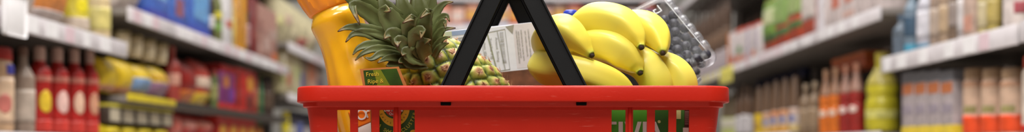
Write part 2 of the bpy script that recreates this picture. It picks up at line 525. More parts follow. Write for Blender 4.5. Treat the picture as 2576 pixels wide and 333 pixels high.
# ================================================================ PINEAPPLE
Yp = 1.362; kp = Yp / F
pc = P(1150, 236, Yp)
ax = Vector((.76, .10, -.64)).normalized()          # from the crown down to the base
pine = thing('pineapple', 'whole ripe pineapple lying on its side, leafy green crown over the juice bottle', 'pineapple', pc)
e1 = Vector((0, -1, 0)); e1 = (e1 - ax * e1.dot(ax)).normalized(); e2 = ax.cross(e1)
LA, LB = 172 * kp, 112 * kp
NE = 150
eyes = []
rjit = random.Random(8)
ga = PI * (3 - math.sqrt(5))
for i in range(NE):
    u = 1 - 2 * (i + .5) / NE
    eyes.append((u + rjit.uniform(-.008, .008), i * ga + rjit.uniform(-.11, .11)))
def ell(u, a, k=1.0):
    s = math.sqrt(max(0, 1 - u * u)) ** .8
    return ax * (LA * u * k) + (e1 * math.cos(a) + e2 * math.sin(a)) * (LB * s * k)
eye_p = [ell(u, a) for u, a in eyes]
from mathutils import kdtree
kd = kdtree.KDTree(NE)
for i, p in enumerate(eye_p): kd.insert(p, i)
kd.balance()
V, Fc, AT = [], [], []
NU, NV = 150, 220
for iu in range(NU + 1):
    u = -math.cos(PI * iu / NU)
    for iv in range(NV):
        a = 2 * PI * iv / NV
        p = ell(u, a)
        r = kd.find_n(p, 2)
        d1, d2 = r[0][2], r[1][2]
        ed = min(1, (d2 - d1) / (d2 + d1 + 1e-9) * 1.05)       # 0 in the seams, 1 at an eye's centre
        hgt = .0040 * (1 - (1 - min(1, ed * 1.25)) ** 2.2) - .0016 * max(0, ed - .7) / .3
        nrm = p.normalized()
        V.append(p + nrm * (hgt - .0022) + nrm * (.0009 * noise.noise(p * 150) + .0006 * noise.noise(p * 320)))
        AT.append(ed)
for iu in range(NU):
    for iv in range(NV):
        j = (iv + 1) % NV
        Fc.append([iu * NV + iv, iu * NV + j, (iu + 1) * NV + j, (iu + 1) * NV + iv])
PB = ramp_mat('pineapple rind', 'eye', [(0.0, (52, 58, 18)), (.08, (92, 104, 34)), (.20, (148, 156, 62)), (.40, (190, 182, 92)), (.56, (204, 178, 116)), (.74, (190, 138, 102)), (1.0, (140, 84, 60))], .45, .08, 130, .46, bump=.3)
obj('fruit', V, Fc, PB, pine, attr=('eye', AT))
# dry bracts: thin pointed scales on each eye, bent towards the crown
V, Fc = [], []
rnd = random.Random(5)
for (u, a), p in zip(eyes, eye_p):
    nrm = p.normalized(); along = (-ax - nrm * (-ax).dot(nrm)).normalized(); sd = nrm.cross(along)
    for k in range(6):
        w0 = rnd.uniform(-.003, .003); L = rnd.uniform(.006, .012)
        o0 = p + nrm * .0024 + sd * w0 - along * .001
        tip = o0 + along * L * rnd.uniform(-.3, 1.0) + nrm * rnd.uniform(.0012, .0035) + sd * rnd.uniform(-.004, .004)
        hw = .0018
        q = len(V)
        V += [o0 - sd * hw, o0 + sd * hw, tip, o0 + nrm * .0007 + along * .0008]
        Fc += [[q, q + 1, q + 3], [q + 1, q + 2, q + 3], [q + 2, q, q + 3], [q, q + 2, q + 1]]
BR = M('dry bracts', (196, 150, 112), .7, .35, 300)
obj('bracts', V, Fc, BR, pine, smooth=False, label='dry tan bract tips')
# crown
cb = P(1066, 150, Yp)
cax = Vector((-.52, -.25, .82)).normalized()
LV, LF, LT = [], [], []
def leaf(pts, wid, fold=.35, facing=None):
    """channelled tapering blade along pts (world points)"""
    cs = catmull([list(p) for p in pts], 18)
    n_ = len(cs); b0 = len(LV)
    mid0 = Vector(pts[0])
    for k, p in enumerate(cs):
        p = Vector(p); t = k / (n_ - 1)
        tg = (Vector(cs[min(k + 1, n_ - 1)]) - Vector(cs[max(k - 1, 0)])).normalized()
        f = facing if facing is not None else Vector((0, -1, .25))
        f = (f - tg * f.dot(tg)).normalized()
        s = tg.cross(f)
        w = wid * (1.0 - t ** 1.7) * (.78 + .5 * t * (1 - t) * 2) + .0002
        for q in (-1, -.5, 0, .5, 1):
            ser = 1 + .06 * math.sin(k * 2.4 + q) * (abs(q) > .9)
            LV.append(p + s * (q * w * ser) - f * (fold * w * (1 - abs(q)) * .9))
            LT.append(t + .06 * (abs(q) > .9))
    for k in range(n_ - 1):
        for q in range(4):
            i = b0 + k * 5 + q
            LF.append([i, i + 1, i + 6, i + 5])
def pl(*a): return [P(x, y, Y) for x, y, Y in a]
px1 = Yp / F
HERO = [
 # sweeping left over the juice bottle
 (pl((1050, 120, 1.31), (985, 92, 1.275), (920, 72, 1.262), (876, 68, 1.255), (849, 79, 1.253)), 15),
 (pl((1052, 128, 1.31), (990, 108, 1.28), (930, 84, 1.262), (890, 84, 1.255), (869, 106, 1.253)), 15),
 (pl((1050, 138, 1.31), (985, 120, 1.275), (935, 112, 1.26), (903, 120, 1.252), (887, 138, 1.25)), 14),
 (pl((1050, 142, 1.31), (990, 128, 1.27), (945, 122, 1.255), (912, 134, 1.25), (893, 152, 1.25)), 11),
 (pl((1052, 148, 1.31), (1000, 138, 1.27), (960, 134, 1.255), (935, 148, 1.25), (918, 144, 1.25)), 11),
 (pl((1055, 155, 1.31), (1010, 146, 1.27), (975, 146, 1.255), (950, 158, 1.25)), 12),
 (pl((1060, 160, 1.31), (1020, 160, 1.27), (985, 162, 1.258), (972, 166, 1.255)), 13),
 (pl((1040, 105, 1.31), (970, 62, 1.28), (915, 24, 1.262), (886, 12, 1.255), (905, 62, 1.248)), 21),
 (pl((1040, 100, 1.32), (960, 40, 1.285), (890, -8, 1.262), (850, -30, 1.255), (846, -12, 1.252)), 24),
 (pl((1040, 95, 1.33), (975, 30, 1.31), (915, -30, 1.268), (880, -60, 1.255)), 26),
 # broad front leaves
 (pl((1045, 110, 1.30), (1000, 60, 1.262), (968, 15, 1.255), (955, -20, 1.26)), 28),
 (pl((1045, 118, 1.295), (1008, 85, 1.258), (975, 40, 1.25), (966, 22, 1.25), (982, 28, 1.245)), 27),
 (pl((1050, 110, 1.30), (1030, 60, 1.265), (1012, 10, 1.26), (1000, -40, 1.27)), 27),
 (pl((1060, 105, 1.30), (1060, 50, 1.27), (1052, 0, 1.268), (1045, -50, 1.28)), 25),
 (pl((1060, 130, 1.29), (1020, 110, 1.258), (985, 82, 1.248), (966, 98, 1.245)), 24),
 (pl((1060, 128, 1.29), (1040, 96, 1.258), (1028, 66, 1.247), (1040, 42, 1.243), (1012, 58, 1.240)), 21),
 (pl((1068, 120, 1.29), (1066, 78, 1.258), (1070, 46, 1.25), (1080, 26, 1.246), (1056, 46, 1.243)), 19),
 (pl((1062, 140, 1.285), (1030, 126, 1.255), (1002, 100, 1.246), (1001, 118, 1.242)), 21),
 (pl((1066, 142, 1.285), (1052, 116, 1.256), (1044, 88, 1.246), (1062, 74, 1.242), (1058, 98, 1.24)), 20),
 (pl((1066, 150, 1.28), (1040, 142, 1.255), (1020, 128, 1.25), (1012, 140, 1.247)), 20),
 (pl((1076, 148, 1.28), (1066, 124, 1.258), (1062, 106, 1.252), (1084, 100, 1.25)), 18),
 (pl((1070, 158, 1.28), (1040, 158, 1.26), (1015, 152, 1.255), (1004, 158, 1.25)), 17),
 # right side, curling away
 (pl((1078, 120, 1.31), (1086, 70, 1.30), (1098, 30, 1.30), (1118, 8, 1.30), (1140, 4, 1.30)), 13),
 (pl((1082, 125, 1.31), (1090, 82, 1.30), (1104, 50, 1.298), (1122, 38, 1.296), (1131, 54, 1.295)), 12),
 (pl((1084, 130, 1.31), (1094, 92, 1.298), (1106, 66, 1.292), (1118, 52, 1.29), (1121, 74, 1.288)), 12),
 (pl((1086, 135, 1.31), (1096, 102, 1.296), (1108, 80, 1.29), (1120, 72, 1.288), (1146, 70, 1.288)), 11),
 (pl((1088, 140, 1.30), (1098, 116, 1.29), (1112, 98, 1.285), (1132, 92, 1.283)), 9),
 (pl((1090, 146, 1.30), (1102, 122, 1.288), (1116, 112, 1.285), (1128, 108, 1.283)), 8),
 (pl((1076, 110, 1.32), (1082, 50, 1.315), (1088, 0, 1.315), (1100, -40, 1.32)), 17),
 (pl((1070, 105, 1.33), (1072, 40, 1.33), (1070, -20, 1.335), (1066, -60, 1.34)), 20),
]
for pts, w in HERO:
    leaf(pts, w * px1 * 1.12, .40)
rnd = random.Random(3)
cx1 = cax.cross(Vector((0, 1, 0))).normalized(); cx2 = cax.cross(cx1)
for i in range(46):                                   # inner and rear leaves of the rosette
    a = i * ga; lvl = i / 46
    el_ = math.radians(78 - 66 * lvl)
    rad = cx1 * math.cos(a) + cx2 * math.sin(a)
    if rad.dot(Vector((0, -1, 0))) > .45 and lvl < .5: continue
    L = (.055 + .05 * math.sin(PI * min(1, lvl + .25))) * rnd.uniform(.85, 1.1)
    p0 = cb + cax * (.004 + .03 * lvl) + rad * .010 + Vector((0, .012, 0))
    d = (cax * math.cos(el_) + rad * math.sin(el_)).normalized()
    pts = [p0]
    for k in range(4):
        pts.append(pts[-1] + d * L / 4)
        d = (d + rad * .22 + Vector((0, 0, -.10 * (1 - lvl)))).normalized()
    if min(p.y for p in pts) < 1.275: continue
    if any(1288 + q.x * F / q.y > 1112 or 1288 + q.x * F / q.y < 985 for q in pts): continue
    leaf(pts, rnd.uniform(.009, .0115), .4, facing=(cax * .8 - rad * .3 + Vector((0, -.5, 0))).normalized())
LEAF = ramp_mat('pineapple leaf', 'along', [(0.0, (176, 170, 120)), (.14, (132, 138, 88)), (.40, (104, 112, 66)), (.62, (88, 92, 50)), (.84, (80, 84, 42)), (.93, (142, 122, 78)), (1.0, (84, 54, 40))], .5, .1, 70, .34, bump=.25)
cr = obj('crown', LV, LF, LEAF, pine, world=True, attr=('along', LT), label='grey-green spiky leaf crown')
sm = cr.modifiers.new('blade', 'SOLIDIFY'); sm.thickness = .0011
# short stem core that joins crown and fruit
V, Fc = sweep_vf([cb + Vector((0, .004, -.004)) - cax * .012, cb + Vector((0, .004, 0)) + cax * .012, cb + Vector((0, .004, 0)) + cax * .035], [.018, .016, .007], 16)
obj('crown_core', V, Fc, M('crown core', (112, 120, 66), .6, .2), pine, world=True)
# ================================================================ BANANAS
BAN = ramp_mat('banana peel', 'ripe', [(0.0, (120, 132, 50)), (.14, (206, 206, 70)), (.34, (242, 222, 74)), (.75, (246, 226, 84)), (1.0, (232, 218, 92))], .42, .15, 26, .14, sss=.12)
TIPM = M('banana tip', (54, 38, 26), .8, .35, 200)
bunch = thing('banana_bunch', 'bunch of yellow bananas heaped in the right half of the red basket', 'bananas', P(1500, 150, 1.345))
def banana(pts, radii, seed=0, tipless=False):
    n_ = 44
    c = catmull([(*P(x, y, Y), r * Y / F) for (x, y, Y), r in zip(pts, radii)], n_)
    ps = [Vector(q[:3]) for q in c]; rs = [max(.0012, q[3]) for q in c]
    seg = 40
    ph = seed
    def shp(a):
        k = (a - ph) % (2 * PI / 5) / (2 * PI / 5)      # five soft facets
        return .915 + .105 * abs(2 * k - 1) ** 1.4
    V, Fc = sweep_vf(ps, rs, seg, shp)
    ts = []
    for k in range(n_ + 1):
        t = k / n_
        ts += [min(1.0, (1 - t) * 2.2 + .02)] * seg
    o = obj('banana', V, Fc, BAN, bunch, world=True, attr=('ripe', ts))
    if not tipless:
        d = (ps[-1] - ps[-3]).normalized()
        r = 6.9 * pts[-1][2] / F
        tp = [ps[-1] - d * .004, ps[-1] - d * .001, ps[-1] + d * .0022, ps[-1] + d * .0034]
        V, Fc = sweep_vf(tp, [r * 1.05, r * 1.08, r * .9, r * .4], 14, lambda a: 1 + .10 * math.sin(3 * a + seed))
        obj('banana_tip', V, Fc, TIPM, o, world=True, label='dark dried banana tip')
    return o
# A front left, pointing right and down
banana([(1392, 150, 1.375), (1378, 118, 1.335), (1388, 90, 1.30), (1422, 80, 1.285), (1456, 104, 1.277), (1478, 128, 1.272), (1488, 139, 1.268)], [26, 40, 46, 44, 33, 18, 9.5], .5)
# B bottom left
banana([(1420, 140, 1.38), (1378, 150, 1.345), (1372, 168, 1.305), (1420, 176, 1.287), (1490, 192, 1.28), (1550, 220, 1.285), (1590, 262, 1.29), (1604, 285, 1.29)], [22, 34, 44, 45, 44, 40, 22, 10], 1.1)
# C top
banana([(1440, 112, 1.375), (1452, 80, 1.35), (1484, 52, 1.325), (1530, 50, 1.310), (1573, 66, 1.300), (1601, 94, 1.290), (1611, 112, 1.284), (1613, 119, 1.281)], [24, 34, 42, 44, 42, 27, 13, 9.5], .2)
# D middle
banana([(1440, 138, 1.372), (1462, 118, 1.345), (1496, 112, 1.315), (1540, 118, 1.30), (1577, 142, 1.295), (1599, 165, 1.29), (1607, 177, 1.287), (1610, 183, 1.285)], [24, 36, 43, 45, 42, 26, 13, 9.5], .75)
# E right of C
banana([(1500, 84, 1.375), (1545, 74, 1.36), (1592, 66, 1.338), (1630, 74, 1.322), (1654, 96, 1.310), (1665, 120, 1.298), (1667, 133, 1.292)], [24, 36, 43, 43, 37, 20, 9.5], .9)
# F lower middle
banana([(1490, 130, 1.372), (1560, 142, 1.335), (1612, 158, 1.312), (1638, 182, 1.306), (1654, 216, 1.304), (1656, 256, 1.304), (1646, 286, 1.304)], [22, 36, 42, 43, 42, 30, 10], .35)
# G lower right
banana([(1510, 150, 1.376), (1610, 156, 1.345), (1670, 168, 1.326), (1704, 190, 1.318), (1715, 224, 1.316), (1704, 262, 1.316), (1684, 288, 1.316)], [22, 34, 39, 40, 40, 28, 10], 1.0)
# the stalk end where the seven join, at the back of the bunch
V, Fc = sweep_vf([P(1392, 150, 1.37), P(1425, 142, 1.385), P(1460, 130, 1.39), P(1490, 128, 1.385), P(1510, 150, 1.376)], [.010, .012, .013, .012, .010], 16)
obj('stalk', V, Fc, M('banana stalk', (150, 150, 62), .6, .2), bunch, world=True)

# ================================================================ CARTON with the nutrition panel
CW = M('carton white', (222, 223, 234), .55, .04, 120)
CBL = M('carton blue band', (146, 164, 200), .55, .06, 90)
CGR = M('carton pale green', (196, 204, 176), .55, .06, 90)
CBR = M('carton brown print', (112, 68, 46), .5, .38, 70)
CINK = M('carton ink', (166, 166, 164), .6, .05)
CINKG = M('carton ink olive', (146, 150, 122), .6, .05)
CPK = M('carton pinkish side', (214, 207, 214), .55, .05, 120)
CDK = M('carton grey flap', (150, 146, 136), .55, .05)
Yc = 1.425
carton = thing('food_carton', 'tilted white food carton with nutrition panel and brown base, behind pineapple and handle', 'carton', P(1240, 216, Yc))
cu_ = Vector((.9945, 0, .105)); cv_ = Vector((.105, 0, -.9945)); cn_ = Vector((0, 1, 0))      # right, down, back
cO = P(1112, 80, Yc)
kq = Yc / F
def cpt(u, v, w=0.0): return cO + cu_ * (u * kq) + cv_ * (v * kq) + cn_ * w
def cbox(name, u0, u1, v0, v1, w0, w1, mat, par, bev=0.0):
    vs, fs = box_vf(0, 1, 0, 1, 0, 1)
    vs = [cpt(u0 + v.x * (u1 - u0), v0 + v.y * (v1 - v0), w0 + v.z * (w1 - w0)) for v in vs]
    return obj(name, vs, fs, mat, par, smooth=False, world=True)
cc = cbox('carton_body', 0, 262, 0, 290, 0, .022, CW, carton)
bvm = cc.modifiers.new('b', 'BEVEL'); bvm.width = .001; bvm.segments = 2
cbox('colour_band', 0, 24, 1, 22, -.0003, 0, CGR, carton)
cbox('colour_band', 24, 84, 1, 13, -.0003, 0, CBL, carton)
cbox('food_picture', 0, 262, 117, 290, -.0003, 0, CBR, carton)
cbox('side_print', 178, 262, 1, 112, -.0002, 0, CPK, carton)
# grey wedge by the fold
fl = [cpt(160, 4), cpt(182, 1), cpt(176, 24)]
quad_plate('grey_wedge', fl, CDK, .0002, carton, .0005)
def line(u0, v0, u1, v1, wd, mat, name='panel_line'):
    d = Vector((u1 - u0, v1 - v0)); L = d.length; d /= L; q = Vector((-d.y, d.x)) * wd / 2
    ps = [cpt(u0 + q.x, v0 + q.y), cpt(u1 + q.x, v1 + q.y), cpt(u1 - q.x, v1 - q.y), cpt(u0 - q.x, v0 - q.y)]
    quad_plate(name, ps, mat, .0002, carton, .0006)
for a_ in ((28, 22, 158, 10, 1.6), (158, 10, 160, 112, 1.6), (40, 118, 160, 112, 1.6), (112, 14, 128, 118, 3.6), (94, 16, 104, 116, 1.2), (80, 18, 86, 116, .9), (138, 14, 148, 112, 3.0), (64, 20, 68, 116, .9), (48, 20, 50, 116, .9)):
    line(*a_, CINK if a_[4] < 3.2 else CINKG)
def ctext(body, u, v, size, mat, rot=-90, sx=1.0):
    a = math.radians(rot)
    xd_ = cu_ * math.cos(a) - cv_ * math.sin(a)      # rot = +90 would read upwards
    ud_ = cu_ * -math.sin(a) - cv_ * math.cos(a)
    o = cpt(u, v) - Vector((0, .0008, 0))
    text('panel_lettering', body, size * kq, mat, carton, Matrix.Translation(-carton.location) @ frame_mtx(o, xd_, ud_), extrude=.00008, sx=sx)
for i, (bd, u) in enumerate((('Sodium  60mg', 100), ('Cholest.  0mg', 86), ('Total Fat  1.5g', 116), ('Amount  Serving', 131))):
    ctext(bd, u, 28, 9.0, CINK)
for bd, u in (('8%', 40), ('2%', 56), ('0%', 72), ('6%', 90)): ctext(bd, u, 22, 9.5, CINK)
for k in range(3): ctext('Percent Daily Values are based on a 2,000', 149.5 + 3.3 * k - 6, 16, 4.6, CINK)
for k, bd in enumerate(('DISTRIBUTED BY NATURAL FOODS', 'KEEP IN A COOL DRY PLACE', 'ENRICHED FLOUR, SUGAR, OATS', 'SALT, HONEY, CANOLA OIL', 'CONTAINS WHEAT AND MILK')):
    ctext(bd, (184, 189, 196, 206, 214)[k], 16 + 3 * (k % 2), 5.2, CINK)

# ================================================================ blue-capped bottle behind the bananas
BLU = M('blue cap plastic', (38, 58, 178), .35, .06, 60)
MLK = M('milky bottle', (226, 228, 232), .3, .03)
Yq = 1.43
q0 = P(1436, 50, Yq)
bott = thing('milk_bottle', 'white bottle with ribbed blue cap, mostly hidden behind the bananas', 'bottle', (q0.x, q0.y, .012))
hh = q0.z - .012
V, Fc = lathe_vf([(.016, 0), (.019, .003), (.0195, .02), (.0195, hh - .07), (.018, hh - .05), (.010, hh - .022), (.0085, hh - .016), (.0085, hh)], 32)
auto(obj('bottle_body', V, Fc, MLK, bott))
V, Fc = [], []
cpf = [(.0092, hh - .010), (.0096, hh + .006), (.0090, hh + .0098), (.0062, hh + .0118), (.0002, hh + .0122)]
sg = 80
for r, z in cpf:
    for i in range(sg):
        rr = r * (1 + .02 * (1 if i % 2 else -1) * (z < hh + .008))
        V.append(Vector((rr * math.cos(2 * PI * i / sg), rr * math.sin(2 * PI * i / sg), z)))
for k in range(len(cpf) - 1):
    for i in range(sg):
        Fc.append([k * sg + i, k * sg + (i + 1) % sg, (k + 1) * sg + (i + 1) % sg, (k + 1) * sg + i])
auto(obj('cap', V, Fc, BLU, bott, label='ribbed blue cap'), 50)

# ================================================================ BLUEBERRY CLAMSHELL
PL = clear_plastic('clear clamshell plastic', (.97, .97, .98), .008, .0)
PLR = clear_plastic('thick clear plastic', (.94, .94, .96), .03, .05)
ca, sa = math.cos(math.radians(-30)), math.sin(math.radians(-30))
def rx(v): return Vector((v.x, v.y * ca - v.z * sa, v.y * sa + v.z * ca))
uu = rx(Vector((.51, 0, -.86)).normalized()); vv = rx(Vector((.86, 0, .51)).normalized()); ww = rx(Vector((0, 1, 0)))   # down-right, up-right, into the pack
Ycl = 1.42
corner = P(1797, 132, Ycl)            # front face corner at +u +v
UL, VL, WL = .105, .084, .050
Rm = Matrix((uu, -vv, ww)).transposed()
org = corner - uu * (UL / 2) - vv * (VL / 2)
clam = thing('berry_clamshell', 'clear plastic clamshell pack of blueberries tilted at the right end of basket', 'berry pack', org, Rm)
# local frame: x = u (down right), y = down left, z = away from the camera
def shell(hx, hy, z, r=.010): return [Vector((p.x, p.y, z)) for p in rrect(hx, hy, r, 0, 6)]
V, Fc = loft([shell(UL / 2 - .006, VL / 2 - .006, 0.0), shell(UL / 2 - .0045, VL / 2 - .0045, -.0012), shell(UL / 2 - .002, VL / 2 - .002, .001), shell(UL / 2, VL / 2, .006), shell(UL / 2, VL / 2, .012)])
Fc.append(list(range(len(shell(1, 1, 0))))[::-1])
auto(obj('lid', V, Fc, PL, clam), 40)
# tray with vertical ribs on its four sides
def ribbed(hx, hy, z, depth):
    out = []
    for sx_, sy_, L, ax_ in ((0, -1, hx, 0), (1, 0, hy, 1), (0, 1, hx, 2), (-1, 0, hy, 3)):
        nn = 40
        for i in range(nn):
            t = -1 + 2 * i / nn
            w = depth * max(0, math.cos(t * PI * 3.5)) ** .5 * (abs(t) < .9)
            if ax_ == 0: out.append(Vector((t * hx, -hy + w, z)))
            elif ax_ == 1: out.append(Vector((hx - w, t * hy, z)))
            elif ax_ == 2: out.append(Vector((-t * hx, hy - w, z)))
            else: out.append(Vector((-hx + w, -t * hy, z)))
    return out
V, Fc = loft([ribbed(UL / 2 - .001, VL / 2 - .001, .012, 0), ribbed(UL / 2 - .0035, VL / 2 - .0035, .014, .003), ribbed(UL / 2 - .008, VL / 2 - .008, WL, .004)])
Fc.append([len(V) - 160 + i for i in range(160)])
auto(obj('tray', V, Fc, PL, clam), 40)
# flange between lid and tray
V, Fc = loft([shell(UL / 2, VL / 2, .0105), shell(UL / 2 + .006, VL / 2 + .006, .0105, .014), shell(UL / 2 + .0075, VL / 2 + .0075, .0125, .015), shell(UL / 2 + .006, VL / 2 + .006, .0138, .014), shell(UL / 2, VL / 2, .0138)])
obj('flange', V, Fc, PLR, clam)
# clasp tabs along the edges: small bent tongues
def tabs(pts):
    for (x, y, nx, ny) in pts:
        tx_, ty_ = -ny, nx
        path = [(x - nx * .004, y - ny * .004, .000), (x + nx * .001, y + ny * .001, -.0015), (x + nx * .006, y + ny * .006, .001), (x + nx * .0085, y + ny * .0085, .006), (x + nx * .008, y + ny * .008, .011)]
        V, Fc = [], []
        for (a_, b_, c_) in path:
            for q in (-1, -.6, .6, 1):
                V.append(Vector((a_ + tx_ * .0042 * q, b_ + ty_ * .0042 * q, c_ + (.0012 if abs(q) == 1 else 0))))
        for k in range(len(path) - 1):
            for q in range(3): Fc.append([k * 4 + q, k * 4 + q + 1, k * 4 + q + 5, k * 4 + q + 4])
        o = obj('clasp_tab', V, Fc, PLR, clam)
        s_ = o.modifiers.new('t', 'SOLIDIFY'); s_.thickness = .0009
tabs([(-UL / 2 + .013 + .0148 * i, -VL / 2 + .003, 0, -1) for i in range(6)])
tabs([(UL / 2 - .003, -VL / 2 + .014 + .0165 * i, 1, 0) for i in range(5)])
# raised square wave on the lid along the upper edge, and a straight bead along the side
wv = []
for i in range(6):
    y0 = VL / 2 - .020 - i * .0155
    x0 = -UL / 2 + .011
    wv.append([(x0, -y0), (x0 + .010, -y0), (x0 + .010, .009 - y0), (x0 + .0045, .009 - y0), (x0 + .0045, .0045 - y0)])
V, Fc = [], []
for w_ in wv:
    pts = []
    for (a0_, b0_), (a1_, b1_) in zip(w_, w_[1:]):
        for k in range(5): pts.append(Vector((a0_ + (a1_ - a0_) * k / 5, b0_ + (b1_ - b0_) * k / 5, -.0006)))
    pts.append(Vector((*w_[-1], -.0006)))
    v2, f2 = sweep_vf(pts, [.0009] * len(pts), 8, up=Vector((0, 0, -1)))
    V, Fc = merge((V, Fc), (v2, f2))
EMB = clear_plastic('frosted raised bead', (.9, .9, .93), .35, .5)
obj('raised_pattern', V, Fc, EMB, clam)
V, Fc = sweep_vf([Vector((-UL / 2 + .004 + (UL - .010) * i / 12, -VL / 2 + .0075, -.0008)) for i in range(13)], [.0006] * 13, 8, up=Vector((0, 0, -1)))
obj('raised_bead', V, Fc, EMB, clam)
# a second clear pack edge below: the rolled rim of the tray lying against the basket
V, Fc = [], []
for r_, o_ in ((.0030, -.004), (.0020, .001), (.0024, .006)):
    pts = [Vector((UL / 2 - .004 + .008 * math.sin(PI * t) + o_ * .5, -VL / 2 + .012 + .07 * t, WL - .006 + o_)) for t in [i / 16 for i in range(17)]]
    V, Fc = merge((V, Fc), sweep_vf(pts, [r_] * 17, 10))
obj('rolled_rim', V, Fc, EMB, clam)

BERRY = M('blueberry skin', (50, 48, 60), .5, .3, 130, spec=.5)
RB = .0064
def berry_mesh():
    V, Fc = [], []
    nu, nv = 22, 28
    for i in range(nu + 1):
        th = PI * i / nu
        for j in range(nv):
            a = 2 * PI * j / nv
            r = RB * (1 - .05 * math.cos(th) ** 2)
            d = th
            star = 1 + .16 * math.cos(5 * a)
            ring = math.exp(-((d - .40 * star) / .085) ** 2) * .07
            pit = math.exp(-(d / .27) ** 2) * -.13
            r *= 1 + ring + pit
            V.append(Vector((r * math.sin(th) * math.cos(a), r * math.sin(th) * math.sin(a), r * math.cos(th))))
    for i in range(nu):
        for j in range(nv):
            k = (j + 1) % nv
            Fc.append([i * nv + j, i * nv + k, (i + 1) * nv + k, (i + 1) * nv + j])
    return V, Fc
V, Fc = berry_mesh()
first = obj('blueberry', V, Fc, BERRY)
BL = 'dark blueberry packed among others inside the clear plastic clamshell'
tag(first, BL, 'blueberry', 'blueberries in the clamshell')
Rw = Rm.to_4x4(); Rw.translation = org
rnd = random.Random(21)
used = False
pos = []
# settled towards +u (the lower side): hexagonal layers with jitter, front layer first
for lay in range(4):
    z = .0068 + lay * .0104
    lim_u = (UL / 2 - .0062 - (.0005 * lay)); lim_v = VL / 2 - .0068 - (.0012 * lay)
    row = 0; x = lim_u
    while (lay < 2 or row < 2) and x > -UL / 2 + .021 + rnd.uniform(-.002, .002):
        y = lim_v - ((row + lay) % 2) * RB * 1.02
        while y > -VL / 2 + .012:
            pos.append((x, y, z)); y -= RB * 2.06
        x -= RB * 1.80; row += 1
for (x, y, z) in pos:
    j = .0009
    p = Vector((x + rnd.uniform(-j, j), -y + rnd.uniform(-j, j), z + rnd.uniform(-.0003, .0016)))
    o = first if not used else first.copy()
    if used: COL.objects.link(o)
    used = True
    o.location = Rw @ p
    d = Vector((rnd.gauss(0, .6), rnd.gauss(-.9, .7), rnd.gauss(.3, .7)))
    o.rotation_euler = d.to_track_quat('Z', 'Y').to_euler()
    s = rnd.uniform(.90, 1.03); o.scale = (s, s, s)

# ================================================================ green carton behind the right slots
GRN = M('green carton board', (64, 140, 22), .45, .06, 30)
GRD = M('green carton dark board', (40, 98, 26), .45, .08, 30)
GRK = M('dark side print', (70, 34, 30), .5, .15, 60)
PAL = M('pale label print', (196, 206, 138), .5, .08, 60)
Ya = 1.2362
gcar = thing('dairy_carton', 'green carton with big white capital letters, seen through the right basket slots', 'carton', P(1620, 333, Ya) - Vector((0, -.03, .15)))
ztop = P(1600, 262, Ya).z; zb = .016
def gbox(name, x0, x1, y0, y1, z0, z1, mat, bev=0): return box(name, x0, x1, y0, y1, z0, z1, mat, gcar, bev=bev, world=True)
X = lambda px: (px - 1288) / F * Ya
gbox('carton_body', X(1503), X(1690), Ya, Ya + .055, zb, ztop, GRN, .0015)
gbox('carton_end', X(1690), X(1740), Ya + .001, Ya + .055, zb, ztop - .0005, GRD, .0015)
gbox('front_dark_panel', X(1640), X(1690), Ya - .0004, Ya, zb + .001, ztop - .001, GRD)  # darker green panel at the right of the front
gbox('side_print', X(1722), X(1737), Ya + .0004, Ya + .001, zb, ztop - .004, GRK)
gbox('pale_print', X(1702), X(1713), Ya + .0004, Ya + .001, P(0, 300, Ya).z, P(0, 278, Ya).z, PAL)
gbox('pale_print', X(1718), X(1737), Ya + .0002, Ya + .0004, P(0, 352, Ya).z, P(0, 322, Ya).z, WHT)
for i in range(7): gbox('fine_print', X(1723), X(1733), Ya + .0002, Ya + .0004, P(0, 283.4 + 5 * i, Ya).z, P(0, 281.6 + 5 * i, Ya).z, M('fine print grey', (168, 140, 132), .6, .05))
LW = M('big white lettering', (226, 222, 220), .45, .03)
def strokes(name, plist):
    V, Fc = [], []
    for pts in plist:
        n_ = len(pts); c = [P(x, y, Ya - .0006) for x, y in pts]; q = len(V)
        V += c + [p + Vector((0, .0003, 0)) for p in c]
        Fc += [[q + i for i in range(n_)], [q + n_ + i for i in range(n_)][::-1]] + [[q + i, q + (i + 1) % n_, q + n_ + (i + 1) % n_, q + n_ + i] for i in range(n_)]
    obj(name, V, Fc, LW, gcar, smooth=False, world=True)
B0, B1 = 307, 362
strokes('letter', [[(1513, B0), (1551, B0), (1551, B0 + 7), (1538, B0 + 7), (1538, B1), (1528, B1), (1528, B0 + 7), (1513, B0 + 7)]])
strokes('letter', [[(1556, B0), (1567, B0), (1567, B1), (1556, B1)]])
strokes('letter', [[(1571, B0), (1581, B0), (1593, B0 + 38), (1604, B0), (1614, B0), (1598, B1), (1587, B1)]])
strokes('letter', [[(1617, B0), (1627, B0), (1627, B1), (1617, B1)]])
strokes('letter', [[(1624, B1), (1640, B0), (1650, B0), (1672, B1), (1661, B1), (1645, B0 + 16), (1634, B1)]])
disc('registered_mark', 1658, 307, 3.8, 3.8, Ya - .0004, .0006, PAL, gcar, 20)

# brown carton underneath that carries the fruit in the middle of the basket
KB = M('brown board', (120, 78, 50), .7, .2, 40)
kc = thing('cardboard_carton', 'plain brown cardboard carton glimpsed below the white carton, between pineapple and bananas', 'carton', (-.01, 1.345, .014))
o = box('carton_body', -.012, .098, -.060, .045, 0, .136, KB, kc, bev=.002)
box('lid_seam', -.012, .098, -.008, -.004, .136, .1364, M('board seam', (96, 60, 38), .7, .2), kc)
# ================================================================ SHELVES AND THEIR GOODS
SHW = M('shelf white enamel', (206, 200, 198), .4, .04, 20)
SHD = M('shaded shelf deck enamel', (128, 120, 114), .5, .05, 20)  # grey instead of white enamel: shadow under the shelves put into the colour
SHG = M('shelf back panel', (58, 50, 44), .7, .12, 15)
STR = M('price strip plastic', (224, 218, 222), .35, .10, 26)
STY = M('yellow price strip', (216, 194, 40), .4, .12, 26)
TAGM = M('price tag paper', (240, 238, 240), .5, .04)
TAGP = M('pinkish price tag', (222, 196, 204), .5, .06)
TAGY = M('yellow price tag', (236, 222, 90), .5, .06)

